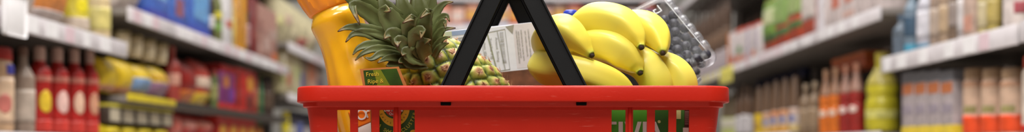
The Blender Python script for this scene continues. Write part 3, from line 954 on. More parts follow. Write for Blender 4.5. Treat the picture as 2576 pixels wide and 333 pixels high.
def side_rot(s): return (0, 0, PI / 2 if s < 0 else -PI / 2)
def shelf_unit(label, s, y0, y1, shelves, top=1.45, loc=None):
    """one bay of gondola shelving; shelves: (height above the eye of the strip's top, strip height, strip material, depth)"""
    L = y1 - y0
    if s: BAYS.append((s, y0, y1, sorted(q[0] for q in shelves)))
    if loc is None: loc, rot = (s * W, (y0 + y1) / 2, 0), side_rot(s)
    else: rot = (0, 0, 0)
    t = thing('shelf_unit', label, 'shelf unit', loc, rot, 'gondola shelf units along the aisle')
    hx = L / 2 - .004
    box('base_plinth', -hx, hx, .03, .50, 0, .13, SHW, t, bev=.004)
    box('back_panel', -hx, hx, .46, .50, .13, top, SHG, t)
    for q in (-1, 1): box('upright', q * hx - (.03 if q > 0 else 0), q * hx + (0 if q > 0 else .03), .42, .46, .13, top, SHW, t)
    r_ = random.Random(int(y0 * 100) + (7 if s > 0 else 0))
    for (zr, sh, sm_, tagm) in shelves:
        z = H + zr
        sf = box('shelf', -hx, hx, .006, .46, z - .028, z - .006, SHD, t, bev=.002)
        ps = box('price_strip', -hx, hx, -.002, .006, z - sh, z, sm_, sf, bev=.0015)
        x = -hx + .04
        while x < hx - .08 and tagm:
            w_ = r_.choice((.045, .06, .075))
            box('price_tag', x, x + w_, -.0035, -.002, z - sh + .004, z - .004, r_.choice(tagm), sf)
            x += w_ + r_.uniform(.03, .16)
    return t
BAYS = []
TG3 = [TAGM, TAGM, TAGP]
units = {}
units['L1'] = shelf_unit('white shelf unit at the left edge with red bottles below its shelf', -1, 2.35, 3.645, [(.050, .04, STR, TG3), (.344, .048, STR, TG3), (.80, .045, STR, TG3)])
units['L2'] = shelf_unit('white shelf unit second from the left with blue boxes on its upper shelf', -1, 3.655, 4.17, [(.045, .04, STR, TG3), (.186, .022, STY, None), (.460, .046, STR, TG3), (.95, .045, STR, TG3)])
units['L3'] = shelf_unit('white shelf unit on the left with red boxes on its middle shelf', -1, 4.18, 6.27, [(.045, .04, STR, TG3), (.186, .022, SHG, None), (.460, .046, STR, TG3), (.95, .045, STR, TG3)])
units['L4'] = shelf_unit('farthest left shelf unit, cream packets on it beside the juice bottle', -1, 6.28, 7.9, [(.02, .04, STR, TG3), (.325, .045, STR, TG3), (.60, .05, STR, TG3), (1.05, .045, STR, TG3)])
units['R0'] = shelf_unit('white shelf unit cut by the right edge of the photo', 1, 1.75, 2.765, [(.045, .04, STR, TG3), (.310, .05, STR, TG3), (.80, .045, STR, TG3)])
units['R1'] = shelf_unit('white shelf unit at the right with beige and orange bottles below its shelf', 1, 2.775, 3.80, [(.045, .04, STR, TG3), (.308, .05, STR, TG3), (.80, .045, STR, TG3)])
units['R2'] = shelf_unit('white shelf unit on the right with white and pink cartons on top', 1, 3.81, 5.05, [(.07, .04, STR, TG3), (.480, .045, STR, TG3), (.95, .045, STR, TG3)])
units['R3'] = shelf_unit('white shelf unit on the right with green and white packets on top', 1, 5.06, 6.40, [(.09, .04, STR, TG3), (.480, .045, STR, TG3), (.95, .045, STR, TG3)])
units['R4'] = shelf_unit('farthest right shelf unit holding dark jars beyond the berry pack', 1, 6.41, 8.52, [(.09, .04, STR, TG3), (.480, .045, STR, [TAGY, TAGM]), (1.05, .045, STR, TG3)])
EW = 2.4
units['E'] = shelf_unit('shelf unit across the far end of the aisle behind the handles', 0, -EW / 2, EW / 2, [(.45, .05, STR, TG3), (.945, .05, STR, TG3), (1.145, .03, STR, None)], top=1.9, loc=(0, 8.6, 0))
# the pale plastic price flag that sticks out at the near end of the left shelf
u = units['L1']
box('price_flag', .0 - .30, -.30 + .115, -.030, -.026, H + .275, H + .375, TAGM, [c for c in u.children if c.name.startswith('shelf.') or c.name == 'shelf'][1], bev=.008)
for yy, rz in ((5.98, .35), (6.14, .25)):
    pass

# -------------------------------------------------- goods: local front is -y, base at z = 0
def C(rgb): return M('pack %d %d %d' % rgb, rgb, .42, .24, 34, coat=.15)
def CP(rgb): return M('cap %d %d %d' % rgb, rgb, .4, .06, 40)
def g_box(t, w, d, h, st):
    c = st['c']
    o = box('carton', -w / 2, w / 2, -d / 2, d / 2, 0, h, C(c[0]), t, bev=min(.003, w * .05))
    for (x0, x1, z0, z1, rgb, shp) in st.get('p', []):
        if shp == 'band':
            e = .0006
            box('printed_band', -w / 2 - e, w / 2 + e, -d / 2 - e, d / 2 + e, z0 * h, z1 * h, C(rgb), t)
        elif shp == 'oval':
            n_ = 28; cx, cz = (x0 + x1) / 2 * w - w / 2, (z0 + z1) / 2 * h
            V = [Vector((cx + (x1 - x0) / 2 * w * math.cos(2 * PI * i / n_), -d / 2 - .001, cz + (z1 - z0) / 2 * h * math.sin(2 * PI * i / n_))) for i in range(n_)]
            V += [v + Vector((0, .0008, 0)) for v in V]
            obj('printed_emblem', V, [list(range(n_)), [n_ + i for i in range(n_)][::-1]] + [[i, (i + 1) % n_, n_ + (i + 1) % n_, n_ + i] for i in range(n_)], C(rgb), t, smooth=False)
        else:
            box('printed_panel', x0 * w - w / 2, x1 * w - w / 2, -d / 2 - .0009, -d / 2, z0 * h, z1 * h, C(rgb), t)
def g_bag(t, w, d, h, st):
    """pillow pouch with crimped ends"""
    def ringz(f):
        e = math.sin(PI * min(1, max(0, f))) ** .55
        dd = max(.004, d * e); ww = w * (1 - .07 * math.sin(PI * f))
        return [Vector((ww / 2 * math.copysign(abs(math.cos(a)) ** .55, math.cos(a)), dd / 2 * math.copysign(abs(math.sin(a)) ** .9, math.sin(a)), f * h)) for a in [2 * PI * i / 28 for i in range(28)]]
    def part(name, f0, f1, rgb, grow, n_=12):
        rs = []
        for k in range(n_ + 1):
            r_ = ringz(f0 + (f1 - f0) * k / n_)
            rs.append([Vector((v.x * (1 + grow), v.y * (1 + grow * 3) + math.copysign(.0005, v.y) * (grow > 0), v.z)) for v in r_])
        V, Fc = loft(rs)
        Fc += [list(range(28))[::-1], [n_ * 28 + i for i in range(28)]]
        obj(name, V, Fc, C(rgb), t)
    part('pouch', .0, .94, st['c'][0], 0, 22)
    nn = 24
    V, Fc = [], []
    for k in range(2):
        for i in range(nn + 1):
            V.append(Vector((-w / 2 * .97 + w * .97 * i / nn, .0016 * (-1) ** i - .001, h * (.92 + .08 * k))))
    for i in range(nn): Fc.append([i, i + 1, nn + 2 + i, nn + 1 + i])
    o = obj('crimped_seal', V, Fc, C(st['c'][-1]), t); s_ = o.modifiers.new('t', 'SOLIDIFY'); s_.thickness = .0015
    for (x0, x1, z0, z1, rgb, shp) in st.get('p', []):
        part('printed_band', z0, z1, rgb, .012, 8)
PROF = {
 'sauce': [(0, .86), (.02, 1), (.30, .97), (.50, .92), (.66, .96), (.74, .80), (.80, .5), (.84, .42), (.87, .42)],
 'dome': [(0, .9), (.02, 1), (.34, 1), (.40, 1.0), (.44, .98)],
 'slim': [(0, .9), (.02, 1), (.58, 1), (.68, .86), (.78, .45), (.86, .38), (.92, .38)],
 'jug': [(0, .88), (.03, 1), (.34, 1), (.42, .90), (.50, .97), (.62, .90), (.76, .55), (.84, .40), (.90, .38)],
 'jar': [(0, .88), (.03, 1), (.70, 1), (.80, .92), (.84, .84), (.88, .84)],
 'tub': [(0, .82), (.03, .86), (.80, 1), (.84, 1.0)],
}
def g_bottle(t, w, d, h, st):
    r = w / 2; pf = PROF[st.get('prof', 'sauce')]
    pts = [[q_, max(0.0, z_)] for q_, z_ in catmull([[q * r, z * h] for z, q in pf], 36)]
    V, Fc = lathe_vf([(.001, 0)] + [tuple(p) for p in pts] + [(.001, pts[-1][1])], 28)
    auto(obj({'jar': 'jar_body', 'tub': 'tub_body'}.get(st.get('prof'), 'bottle_body'), V, Fc, C(st['c'][0]), t), 50)
    def rad(z):
        for a, b_ in zip(pts, pts[1:]):
            if a[1] <= z <= b_[1] + 1e-9: return a[0] + (b_[0] - a[0]) * (z - a[1]) / max(1e-9, b_[1] - a[1])
        return pts[-1][0]
    for (x0, x1, z0, z1, rgb, shp) in st.get('p', []):
        zs = [z0 * h + (z1 - z0) * h * i / 8 for i in range(9)]
        if shp == 'oval' or shp == 'rect':
            am = -PI / 2 + (x0 + x1 - 1) * .9; aw = (x1 - x0) * .9
            prof = [(rad(z) + .0011, z) for z in zs]
            V, Fc = [], []
            for k, (rr, z) in enumerate(prof):
                f = math.sqrt(max(.02, 1 - (k / 4 - 1) ** 2)) if shp == 'oval' else 1
                for i in range(11):
                    a = am + aw * f * (i / 5 - 1)
                    V.append(Vector((rr * math.cos(a), rr * math.sin(a), z)))
            for k in range(8):
                for i in range(10): Fc.append([k * 11 + i, k * 11 + i + 1, (k + 1) * 11 + i + 1, (k + 1) * 11 + i])
            o = obj('emblem_or_highlight', V, Fc, C(rgb), t)  # also carries the pale ovals painted as gloss highlights
        else:
            V, Fc = lathe_vf([(rad(z) + .0006, z) for z in zs], 28, cap=False)
            o = obj('label', V, Fc, C(rgb), t)
        s_ = o.modifiers.new('t', 'SOLIDIFY'); s_.thickness = .0004
    k_ = st.get('cap')
    if k_:
        zt = pts[-1][1]; rt = pts[-1][0]
        if st.get('prof') == 'dome':
            R_ = r * 1.02
            cp_ = [(R_, zt - .002)] + [(R_ * math.cos(a) ** .8 * (1 - .06 * math.sin(a)), zt + (h - zt) * math.sin(a)) for a in [PI / 2 * i / 12 for i in range(12)]] + [(.001, h)]
        else:
            R_ = rt * (1.14 if st.get('prof') not in ('jar', 'tub') else 1.08)
            z0 = zt - h * .03
            cp_ = [(R_, z0), (R_, h - .006), (R_ * .93, h - .001), (R_ * .8, h), (.001, h)]
        V, Fc = lathe_vf([(.001, cp_[0][1])] + cp_, 28, cap=False)
        auto(obj('lid' if st.get('prof') in ('jar', 'tub') else 'cap', V, Fc, CP(k_), t), 40)
ORD = ['first', 'second', 'third', 'fourth', 'fifth', 'sixth', 'seventh', 'eighth', 'ninth', 'tenth', 'eleventh', 'twelfth', 'thirteenth', 'fourteenth', 'fifteenth', 'sixteenth']
def item(kind, s, xa, xb, top, base, name, cat, label, group=None, h=None, back=0.0, d=None, **st):
    """top: photo row of its top edge (or h in metres); base: shelf height above the eye"""
    cx = 1288
    Wb = WF + back
    Ya_, Yb_ = Wb * F / abs(xa - cx), Wb * F / abs(xb - cx)
    Ym = Wb * F / abs((xa + xb) / 2 - cx)
    w = abs(Yb_ - Ya_) * st.get('gap', .965); Ym = (Ya_ + Yb_) / 2
    if h is None: h = (385 - top) / F * Ym - base
    for (s_, y0_, y1_, zs_) in ([] if st.get('free') else BAYS):
        if s_ == s and y0_ - .06 <= Ym <= y1_ + .06:
            for z_ in zs_:
                if z_ > base + .02: h = min(h, z_ - .034 - base)
    if kind == 'bottle': w = min(w, .13, abs(xb - xa) * Ym / F * st.get('fat', 1.45)); dd = w
    else: dd = d or min(.16, max(.05, w * .6))
    t = thing(name, label, cat, (s * (Wb + dd / 2), Ym, H + base), side_rot(s), group)
    if kind == 'bottle': t.rotation_euler = (0, 0, (PI / 2 - .6) if s < 0 else (-PI / 2 + .6))      # turned a little towards the aisle's near end
    {'box': g_box, 'bag': g_bag, 'bottle': g_bottle}[kind](t, w, dd, h, st)
    return t
def run(kind, s, xs, top, base, name, cat, label, group, **st):
    """xs: photo columns that bound the items, left to right; label holds {o}"""
    n_ = len(xs) - 1
    for i in range(n_):
        tp = top[i] if isinstance(top, (list, tuple)) else top
        st2 = {k: (v[i] if k.endswith('_') else v) for k, v in st.items()}
        st2 = {k.rstrip('_'): v for k, v in st2.items()}
        item(kind, s, xs[i], xs[i + 1], tp, base, name, cat, label.format(o=ORD[i]), group, **st2)
def band(z0, z1, rgb): return (0, 1, z0, z1, rgb, 'band')
def rect(x0, x1, z0, z1, rgb): return (x0, x1, z0, z1, rgb, 'rect')
def oval(x0, x1, z0, z1, rgb): return (x0, x1, z0, z1, rgb, 'oval')

# ---- left, nearest bay: upper shelf
B = .344
item('bag', -1, -60, 40, 0, B, 'snack_bag', 'snack bag', 'pale grey and pink snack bag at the left edge, upper shelf', h=.20, c=[(208, 190, 190), (190, 150, 150)], p=[band(.30, .55, (214, 160, 156))])
item('bag', -1, 40, 112, 0, B, 'snack_bag', 'snack bag', 'white and orange-brown snack bag on the nearest left shelf beside an orange bag', h=.19, c=[(222, 206, 196), (214, 130, 80)], p=[band(.36, .62, (214, 150, 100))])
item('bag', -1, 112, 192, 0, B, 'snack_bag', 'snack bag', 'orange snack bag with white base on the nearest left shelf', h=.19, c=[(222, 140, 70), (222, 140, 70)], p=[band(.04, .22, (214, 200, 196))])
item('bottle', -1, 196, 250, 0, B, 'dressing_bottle', 'bottle', 'yellow and green bottle on the nearest left upper shelf', h=.18, prof='sauce', c=[(204, 190, 62)], cap=(120, 150, 60), p=[band(.06, .26, (192, 176, 160)), oval(.2, .8, .34, .56, (230, 214, 40))])
item('bottle', -1, 252, 300, 0, B, 'mayonnaise_jar', 'jar', 'tan jar with yellowish label at the far end of the nearest left shelf', h=.16, prof='jar', c=[(206, 184, 140)], cap=(196, 170, 90), p=[band(.18, .62, (210, 196, 120))])
# ---- left, nearest bay: lower shelf
B = .05
item('bottle', -1, -62, -4, 118, B, 'salsa_jar', 'jar', 'tan jar cut by the left edge, below the nearest shelf', prof='jar', c=[(190, 150, 120)], cap=(150, 40, 34), p=[band(.15, .6, (214, 180, 150))])
item('bottle', -1, 0, 62, 120, B, 'salsa_jar', 'jar', 'tan jar with pinkish label and red lid, leftmost below the nearest shelf', prof='jar', c=[(196, 160, 126)], cap=(158, 36, 28), p=[band(.10, .64, (222, 190, 160)), oval(.25, .75, .22, .45, (206, 120, 110)), rect(.55, .98, .68, .80, (60, 60, 150))])
item('bottle', -1, 66, 106, 118, B, 'vinegar_bottle', 'bottle', 'grey-beige bottle between the tan jar and the red bottles', prof='slim', c=[(150, 130, 116)], cap=(120, 90, 76), p=[band(.12, .5, (186, 170, 156))])
for i, (xa, xb, e) in enumerate(((108, 150, (226, 190, 50)), (152, 192, (230, 190, 180)), (194, 230, (226, 186, 160)), (232, 264, (206, 150, 120)))):
    item('bottle', -1, xa, xb, 118 + i * 3, B, 'ketchup_bottle', 'ketchup bottle', ('red bottle with yellow emblem, first of four red bottles at the left', 'red bottle with pale pink label, second of the four red bottles', 'red bottle with cream label, third of the four red bottles', 'red bottle with tan label, beside the yellow bags, fourth of the red bottles')[i],
         'red bottles below the nearest left shelf', prof='sauce', c=[(176, 26, 20)], cap=(206, 170, 156), p=[oval(.15, .85, .24, .50, e), band(.02, .16, (204, 60, 50)), band(.60, .66, (196, 120, 104))])
# ---- left, second bay, below the upper shelf: yellow bags with cream tubs on them
B = .186
run('bag', -1, [267, 305, 347, 392, 436], [146, 150, 160, 166], B, 'candy_bag', 'yellow bag', '{o} yellow bag from the left, under the cream tubs', 'yellow bags on the second left bay',
    c=[(222, 188, 30), (222, 188, 30)], p_=[[band(.05, .2, (206, 140, 110))], [band(.05, .2, (200, 130, 80))], [band(.18, .55, (120, 150, 190)), band(.05, .16, (206, 170, 60))], [band(.1, .5, (150, 110, 140)), band(.6, .7, (210, 160, 50))]])
zt_ = .318
run('bottle', -1, [312, 342, 374, 406, 436], 100, zt_, 'dip_tub', 'tub', '{o} cream tub from the left, standing over the yellow bags', 'cream tubs over the yellow bags', h=.075, prof='tub', c=[(190, 172, 140)], cap=(128, 112, 70), p=[band(.2, .6, (206, 190, 160))])
B = .045
run('bag', -1, [270, 312, 352, 394, 434], [312, 312, 313, 313], B, 'candy_bag', 'yellow bag', '{o} yellow bag from the left at the bottom of the second bay', 'yellow bags at the bottom of the second left bay', h=.045, c=[(226, 200, 20), (226, 200, 20)])
run('box', -1, [272, 306, 340, 374, 406, 436], 262, .092, 'baking_box', 'box', '{o} cream and black box from the left, under the yellow strip', 'cream and black boxes under the yellow strip', h=.07, c=[(64, 54, 44)], p=[rect(.14, .86, .1, .72, (200, 188, 164)), band(.84, 1.0, (210, 196, 70))])
# ---- left, second bay, red goods on the middle shelf
B = .186
item('bottle', -1, 438, 466, 116, B, 'sauce_jar', 'jar', 'tall red and pale jar at the left end of the red goods', prof='slim', c=[(160, 60, 50)], cap=(170, 90, 80), p=[band(.3, .5, (206, 150, 130))])
item('bag', -1, 467, 506, 150, B, 'snack_pouch', 'pouch', 'dark red pouch with orange base right of the tall red jar', c=[(140, 24, 16), (80, 20, 16)], p=[band(.06, .30, (224, 120, 40))])
item('bag', -1, 507, 540, 152, B, 'snack_pouch', 'pouch', 'red and cream pouch with yellow base on the left middle shelf', c=[(190, 60, 44), (150, 40, 34)], p=[band(.40, .62, (216, 190, 170)), band(.05, .28, (236, 200, 60))])
item('bottle', -1, 540, 556, 176, B, 'relish_jar', 'jar', 'small green jar between the pouch and the purple box', prof='jar', c=[(96, 110, 60)], cap=(150, 60, 50), p=[band(.2, .6, (150, 150, 90))])
item('box', -1, 556, 592, 166, B, 'cracker_box', 'box', 'purple box with red ends on the left middle shelf', c=[(122, 44, 110)], p=[band(0, .14, (206, 40, 34)), band(.84, 1, (170, 30, 30)), rect(.15, .55, .5, .76, (196, 120, 60)), rect(.6, .9, .2, .5, (110, 40, 150))])
item('box', -1, 596, 616, 172, B, 'cracker_box', 'box', 'bright red box with dark side, left of the emblem box', c=[(206, 32, 22)], p=[rect(.0, .3, .1, .9, (80, 24, 20)), band(0, .1, (220, 50, 40))])
item('box', -1, 617, 642, 178, B, 'cracker_box', 'box', 'brick red box with a yellow emblem on the left middle shelf', c=[(186, 40, 26)], p=[oval(.2, .8, .5, .85, (226, 160, 60)), rect(.1, .7, .1, .4, (110, 40, 30))])
item('bottle', -1, 643, 655, 184, B, 'sauce_jar', 'jar', 'brown-red jar right of the emblem box', prof='jar', c=[(140, 60, 44)], cap=(110, 40, 34), p=[band(.2, .6, (180, 110, 80))])
item('bottle', -1, 656, 667, 186, B, 'sauce_jar', 'jar', 'slim green bottle near the far end of the left middle shelf', prof='slim', c=[(46, 96, 60)], cap=(30, 60, 40), p=[band(.2, .6, (70, 120, 76))])
run('bottle', -1, [669, 681, 694], 190, B, 'sauce_jar', 'jar', '{o} dark brown jar at the far end of the left middle shelf', 'dark jars at the far end of the left middle shelf', prof='jar', c=[(66, 50, 42)], cap=(40, 32, 30), p=[band(.2, .6, (96, 76, 60))])
B = .045
run('bag', -1, [440, 464, 504, 546], [268, 270, 272], B, 'chip_bag', 'red bag', '{o} red bag from the left on the lowest left shelf', 'red bags on the lowest left shelf', h_=[.112, .112, .115], c=[(204, 34, 26), (180, 30, 24)], p_=[[band(.2, .8, (214, 110, 96))], [band(.46, .72, (228, 150, 136)), band(.05, .2, (190, 80, 40))], [band(.5, .74, (230, 140, 120)), band(.05, .25, (220, 110, 40))]])
run('box', -1, [548, 574, 600, 622, 644], 280, B, 'cookie_box', 'red box', '{o} red box with yellow emblem from the left on the lowest left shelf', 'red boxes on the lowest left shelf', h=.11, c=[(190, 36, 26)], p=[oval(.2, .8, .25, .7, (226, 170, 60)), band(.86, 1, (214, 60, 50)), rect(.1, .5, .05, .2, (140, 50, 90))])
item('bottle', -1, 646, 672, 285, B, 'spice_jar', 'jar', 'brown jar with green lid on the lowest left shelf', h=.11, prof='jar', c=[(150, 90, 40)], cap=(40, 110, 80), p=[band(.2, .6, (200, 130, 60))])
# ---- left, second bay, upper shelf
B = .460
item('bag', -1, 316, 372, 0, B, 'rice_bag', 'bag', 'cream bag with yellow top left of the blue boxes', h=.18, c=[(206, 192, 184), (200, 170, 60)], p=[band(.45, .7, (196, 176, 90))])
run('box', -1, [374, 426, 476, 529], 0, B, 'pasta_box', 'blue box', '{o} blue box from the left on the left upper shelf', 'blue boxes on the left upper shelf', h=.22, c=[(74, 112, 202)], p_=[[rect(.1, .9, .35, .75, (120, 170, 222)), band(0, .16, (56, 74, 176))], [rect(.3, .7, .2, .5, (150, 90, 110)), rect(.0, .3, .3, .8, (70, 120, 206)), band(0, .12, (60, 80, 180))], [rect(.2, .9, .3, .8, (104, 168, 224)), band(0, .16, (50, 76, 190))]])
item('bottle', -1, 530, 548, 0, B, 'oil_bottle', 'bottle', 'white-labelled dark bottle right of the blue boxes', h=.25, prof='slim', c=[(60, 52, 44)], cap=(220, 214, 206), p=[band(.22, .42, (228, 224, 220))])
item('bottle', -1, 549, 566, 0, B, 'oil_bottle', 'bottle', 'green and yellow bottle beside the white-labelled dark bottle', h=.26, prof='slim', c=[(112, 116, 60)], cap=(210, 200, 40), p=[band(.22, .34, (130, 170, 80)), band(.42, .52, (224, 210, 60))])
item('box', -1, 568, 584, 0, B, 'pasta_carton', 'carton', 'white carton with red mark on the left upper shelf', h=.26, c=[(224, 220, 222)], p=[rect(.05, .95, .32, .44, (196, 80, 60))])
item('bottle', -1, 585, 600, 0, B, 'oil_bottle', 'bottle', 'tan bottle between white carton and orange box', h=.27, prof='slim', c=[(186, 160, 100)], cap=(120, 80, 60), p=[band(.2, .5, (206, 186, 110))])
item('box', -1, 602, 620, 0, B, 'pasta_carton', 'carton', 'orange-yellow carton on the left upper shelf', h=.28, c=[(238, 164, 30)], p=[rect(.0, .25, .1, .9, (150, 100, 60))])
item('bottle', -1, 622, 636, 0, B, 'sauce_jar', 'jar', 'dark jar with pink label right of the orange-yellow carton', h=.2, prof='jar', c=[(86, 62, 60)], cap=(60, 50, 50), p=[band(.2, .7, (176, 140, 140))])
item('box', -1, 637, 648, 0, B, 'pasta_carton', 'carton', 'narrow dark red carton on the left upper shelf', h=.28, c=[(128, 40, 40)], p=[rect(.2, .8, .3, .5, (160, 90, 80))])
run('box', -1, [649, 664, 680, 697], 0, B, 'pasta_carton', 'carton', '{o} pinkish brown carton at the far end of the left upper shelf', 'pinkish brown cartons on the left upper shelf', h=.27, c=[(178, 134, 122)], p_=[[rect(.1, .6, .1, .3, (200, 160, 150)), rect(.1, .9, .5, .7, (150, 100, 90))], [rect(.1, .9, .2, .45, (206, 176, 166))], [rect(.3, 1, .06, .2, (216, 110, 60)), rect(.0, .8, .45, .62, (196, 170, 160))]])
# ---- left, farthest bay
B = .60
run('bag', -1, [702, 722, 742, 762, 784, 806], 0, B, 'flour_bag', 'cream packet', '{o} cream packet from the left on the upper shelf beside the juice bottle', 'cream packets on the upper shelf of the farthest left bay', h=.27, c=[(216, 206, 168), (200, 186, 130)], p_=[[band(.3, .5, (226, 220, 160))], [band(.4, .6, (206, 180, 160))], [band(.2, .35, (226, 214, 180))], [band(.1, .3, (206, 120, 110))], [band(.3, .5, (216, 200, 170))]])
B = .325
run('box', -1, [702, 720, 738, 757, 776, 796, 815], [122, 126, 132, 138, 150, 156], B, 'cereal_box', 'cream box', '{o} cream box from the left beside the juice bottle, under the price tags', 'cream boxes on the middle shelf of the farthest left bay', c_=[[(206, 196, 150)], [(196, 180, 140)], [(210, 200, 160)], [(150, 130, 110)], [(190, 120, 90)], [(170, 150, 140)]], p_=[[rect(.2, .8, .5, .8, (170, 176, 96))], [rect(.1, .7, .2, .5, (190, 110, 90))], [rect(.2, .9, .4, .7, (186, 190, 130))], [rect(.0, .3, .2, .6, (60, 80, 170))], [rect(.1, .9, .1, .5, (206, 160, 140))], [rect(.1, .9, .3, .6, (110, 100, 110))]])
B = .02
run('bottle', -1, [706, 721, 736], [272, 268], B, 'mustard_bottle', 'yellow bottle', '{o} yellow bottle beside the left end of the basket', 'yellow bottles on the lowest shelf left of the basket', h=.21, prof='jar', c=[(222, 206, 40)], cap=(190, 170, 40), p=[band(.2, .5, (206, 190, 90))])
run('bottle', -1, [734, 752, 770, 790, 810], 270, B, 'sauce_jar', 'jar', '{o} dark jar with lilac label just left of the basket', 'dark jars on the lowest shelf left of the basket', h=.22, prof='jar', c=[(70, 66, 76)], cap=(46, 46, 60), p_=[[band(.2, .6, (196, 190, 170))], [band(.3, .7, (100, 110, 170))], [band(.2, .6, (180, 170, 170))], [band(.2, .6, (110, 110, 150))]])

# ---- right, cut bay and nearest bay, upper shelf
B = .308
run('bottle', 1, [2566, 2640, 2710], 0, B, 'olive_oil_tin', 'bottle', '{o} olive bottle at the right edge beyond the shelf end', 'olive bottles at the right edge', h=.2, prof='jar', c=[(166, 150, 90)], cap=(120, 110, 60), p=[band(.1, .6, (196, 180, 120))])
run('bottle', 1, [2232, 2262, 2290, 2326], 0, B, 'water_bottle', 'bottle', '{o} slate blue bottle from the left on the nearest right upper shelf', 'slate blue bottles on the nearest right upper shelf', h=.22, prof='slim', c_=[[(96, 108, 122)], [(110, 128, 144)], [(176, 174, 184)]], cap=(70, 90, 110), p_=[[band(.5, .58, (90, 100, 110))], [band(.02, .14, (70, 150, 180)), band(.25, .55, (60, 84, 106))], [band(.18, .55, (206, 204, 212)), band(.02, .1, (90, 140, 170))]])
run('bottle', 1, [2328, 2352, 2376, 2400, 2420], 0, B, 'syrup_bottle', 'bottle', '{o} tan bottle from the left on the nearest right upper shelf', 'tan bottles on the nearest right upper shelf', h=.23, prof='slim', c_=[[(150, 130, 116)], [(164, 140, 118)], [(120, 100, 84)], [(176, 168, 168)]], cap=(110, 90, 76), p_=[[band(.15, .5, (178, 160, 146))], [band(.15, .5, (186, 160, 130))], [band(.2, .5, (150, 136, 130))], [band(.1, .5, (206, 200, 200))]])
item('box', 1, 2422, 2448, 0, B, 'tea_box', 'box', 'pinkish beige box on the nearest right upper shelf', h=.21, c=[(196, 170, 156)], p=[rect(.1, .9, .1, .3, (206, 150, 130))])
run('bottle', 1, [2450, 2472, 2496], 0, B, 'oil_bottle', 'bottle', '{o} olive-yellow bottle on the nearest right upper shelf', 'olive-yellow bottles on the nearest right upper shelf', h=.22, prof='slim', c_=[[(186, 170, 120)], [(170, 152, 84)]], cap=(150, 130, 80), p_=[[band(.1, .4, (200, 186, 150))], [band(.12, .4, (186, 166, 96))]])
item('bottle', 1, 2498, 2556, 0, B, 'cream_jar', 'jar', 'big white jar at the right end of the nearest right shelf', h=.19, prof='jar', c=[(206, 194, 190)], cap=(200, 190, 186), p=[rect(.6, 1, .2, .35, (170, 80, 90)), band(.5, .7, (220, 206, 200))])
# ---- right, nearest bay, lower shelf
B = .045
item('bottle', 1, 2230, 2264, 190, B, 'soda_bottle', 'red bottle', 'red bottle with pale neck at the left end of the nearest right bay', prof='jug', c=[(170, 26, 24)], cap=(206, 176, 166), p=[oval(.15, .85, .38, .52, (226, 190, 186)), band(.66, .84, (196, 160, 146))])  # the pale oval is a white highlight painted on the bottle
run('box', 1, [2268, 2298, 2330, 2364, 2398], [182, 180, 178, 178], B, 'drink_carton', 'grey carton', '{o} grey-lilac carton with orange top stripe from the left', 'grey-lilac cartons below the nearest right shelf', c=[(178, 166, 168)], p=[band(.84, 1.0, (122, 124, 132)), rect(.1, .95, .66, .82, (206, 120, 70)), band(0, .18, (228, 200, 60)), rect(.1, .9, .36, .5, (160, 148, 160))])
run('bottle', 1, [2402, 2448, 2494, 2544], 172, B, 'juice_jug', 'bottle', '{o} beige bottle with orange-red base from the left, at the right', 'beige bottles with orange-red bases', prof='jar', c=[(204, 172, 148)], cap=(170, 140, 110), p=[band(.0, .30, (224, 76, 32)), rect(.2, .8, .34, .44, (150, 140, 90)), band(.72, .80, (196, 150, 120))])
run('bottle', 1, [2548, 2600, 2652], [140, 140], B, 'juice_jug', 'bottle', '{o} pale bottle with red base at the right edge', 'pale bottles with red bases at the right edge', prof='jar', c=[(206, 190, 176)], cap=(196, 70, 50), p=[band(.0, .12, (200, 40, 34))])
# ---- right, middle bays, upper shelf
B = .480
run('box', 1, [2048, 2086, 2118, 2152, 2186, 2220], 0, B, 'cereal_carton', 'white carton', '{o} white carton with red marks from the left on right upper shelf', 'white cartons with red marks on the right upper shelf', h=.20, c=[(214, 200, 198)], p_=[[rect(.3, .7, .0, .7, (226, 222, 228)), rect(.05, .25, .0, .9, (190, 160, 160))], [rect(.2, .8, .35, .62, (206, 120, 100))], [rect(.2, .8, .36, .64, (210, 130, 110)), rect(.1, .9, .1, .2, (206, 170, 160))], [rect(.2, .7, .40, .68, (206, 110, 90))], [rect(.2, .8, .42, .7, (214, 130, 110))]])
run('bag', 1, [1912, 1942, 1974, 2008, 2046], 0, B, 'salad_packet', 'packet', '{o} green and orange packet from the left on the right upper shelf', 'green and orange packets on the right upper shelf', h=.27, d=.05, c_=[[(176, 70, 40), (90, 150, 50)], [(180, 66, 36), (120, 160, 70)], [(186, 74, 44), (130, 160, 80)], [(190, 80, 56), (206, 190, 180)]],
    p_=[[band(.30, .92, (116, 154, 66)), oval(.2, .7, .5, .8, (200, 206, 160)), band(.20, .30, (60, 90, 50))], [band(.40, .92, (138, 168, 96)), band(.22, .34, (84, 120, 70))], [band(.46, .92, (156, 176, 112)), band(.24, .36, (90, 120, 66))], [band(.28, .92, (216, 206, 200))]])
run('box', 1, [1830, 1849, 1868, 1888, 1911], [82, 72, 66, 58], B, 'snack_carton', 'white carton', '{o} white carton with orange edges from the left, before brown bottles', 'white cartons with orange edges on the right upper shelf', c=[(216, 206, 206)], p_=[[rect(0, .25, 0, 1, (220, 130, 60)), rect(.4, .9, .1, .3, (200, 90, 60))], [band(.9, 1, (206, 80, 50)), rect(.3, .8, .3, .5, (100, 150, 80)), rect(.2, .8, .02, .25, (214, 110, 60))], [band(.92, 1, (206, 70, 50)), rect(.6, .8, .1, .9, (170, 160, 190)), rect(.1, .5, .05, .2, (206, 90, 60))], [band(.92, 1, (206, 70, 50)), rect(.1, .5, .05, .25, (206, 120, 90)), rect(.5, .8, .3, .8, (190, 180, 196))]])
run('bottle', 1, [1836, 1851, 1867, 1884, 1902], 0, B, 'brown_bottle', 'brown bottle', '{o} brown bottle from the left behind the white cartons', 'brown bottles behind the white cartons', h=.32, back=.17, prof='sauce', c=[(112, 74, 52)], cap=(96, 66, 50), p=[band(.2, .6, (150, 110, 84))])
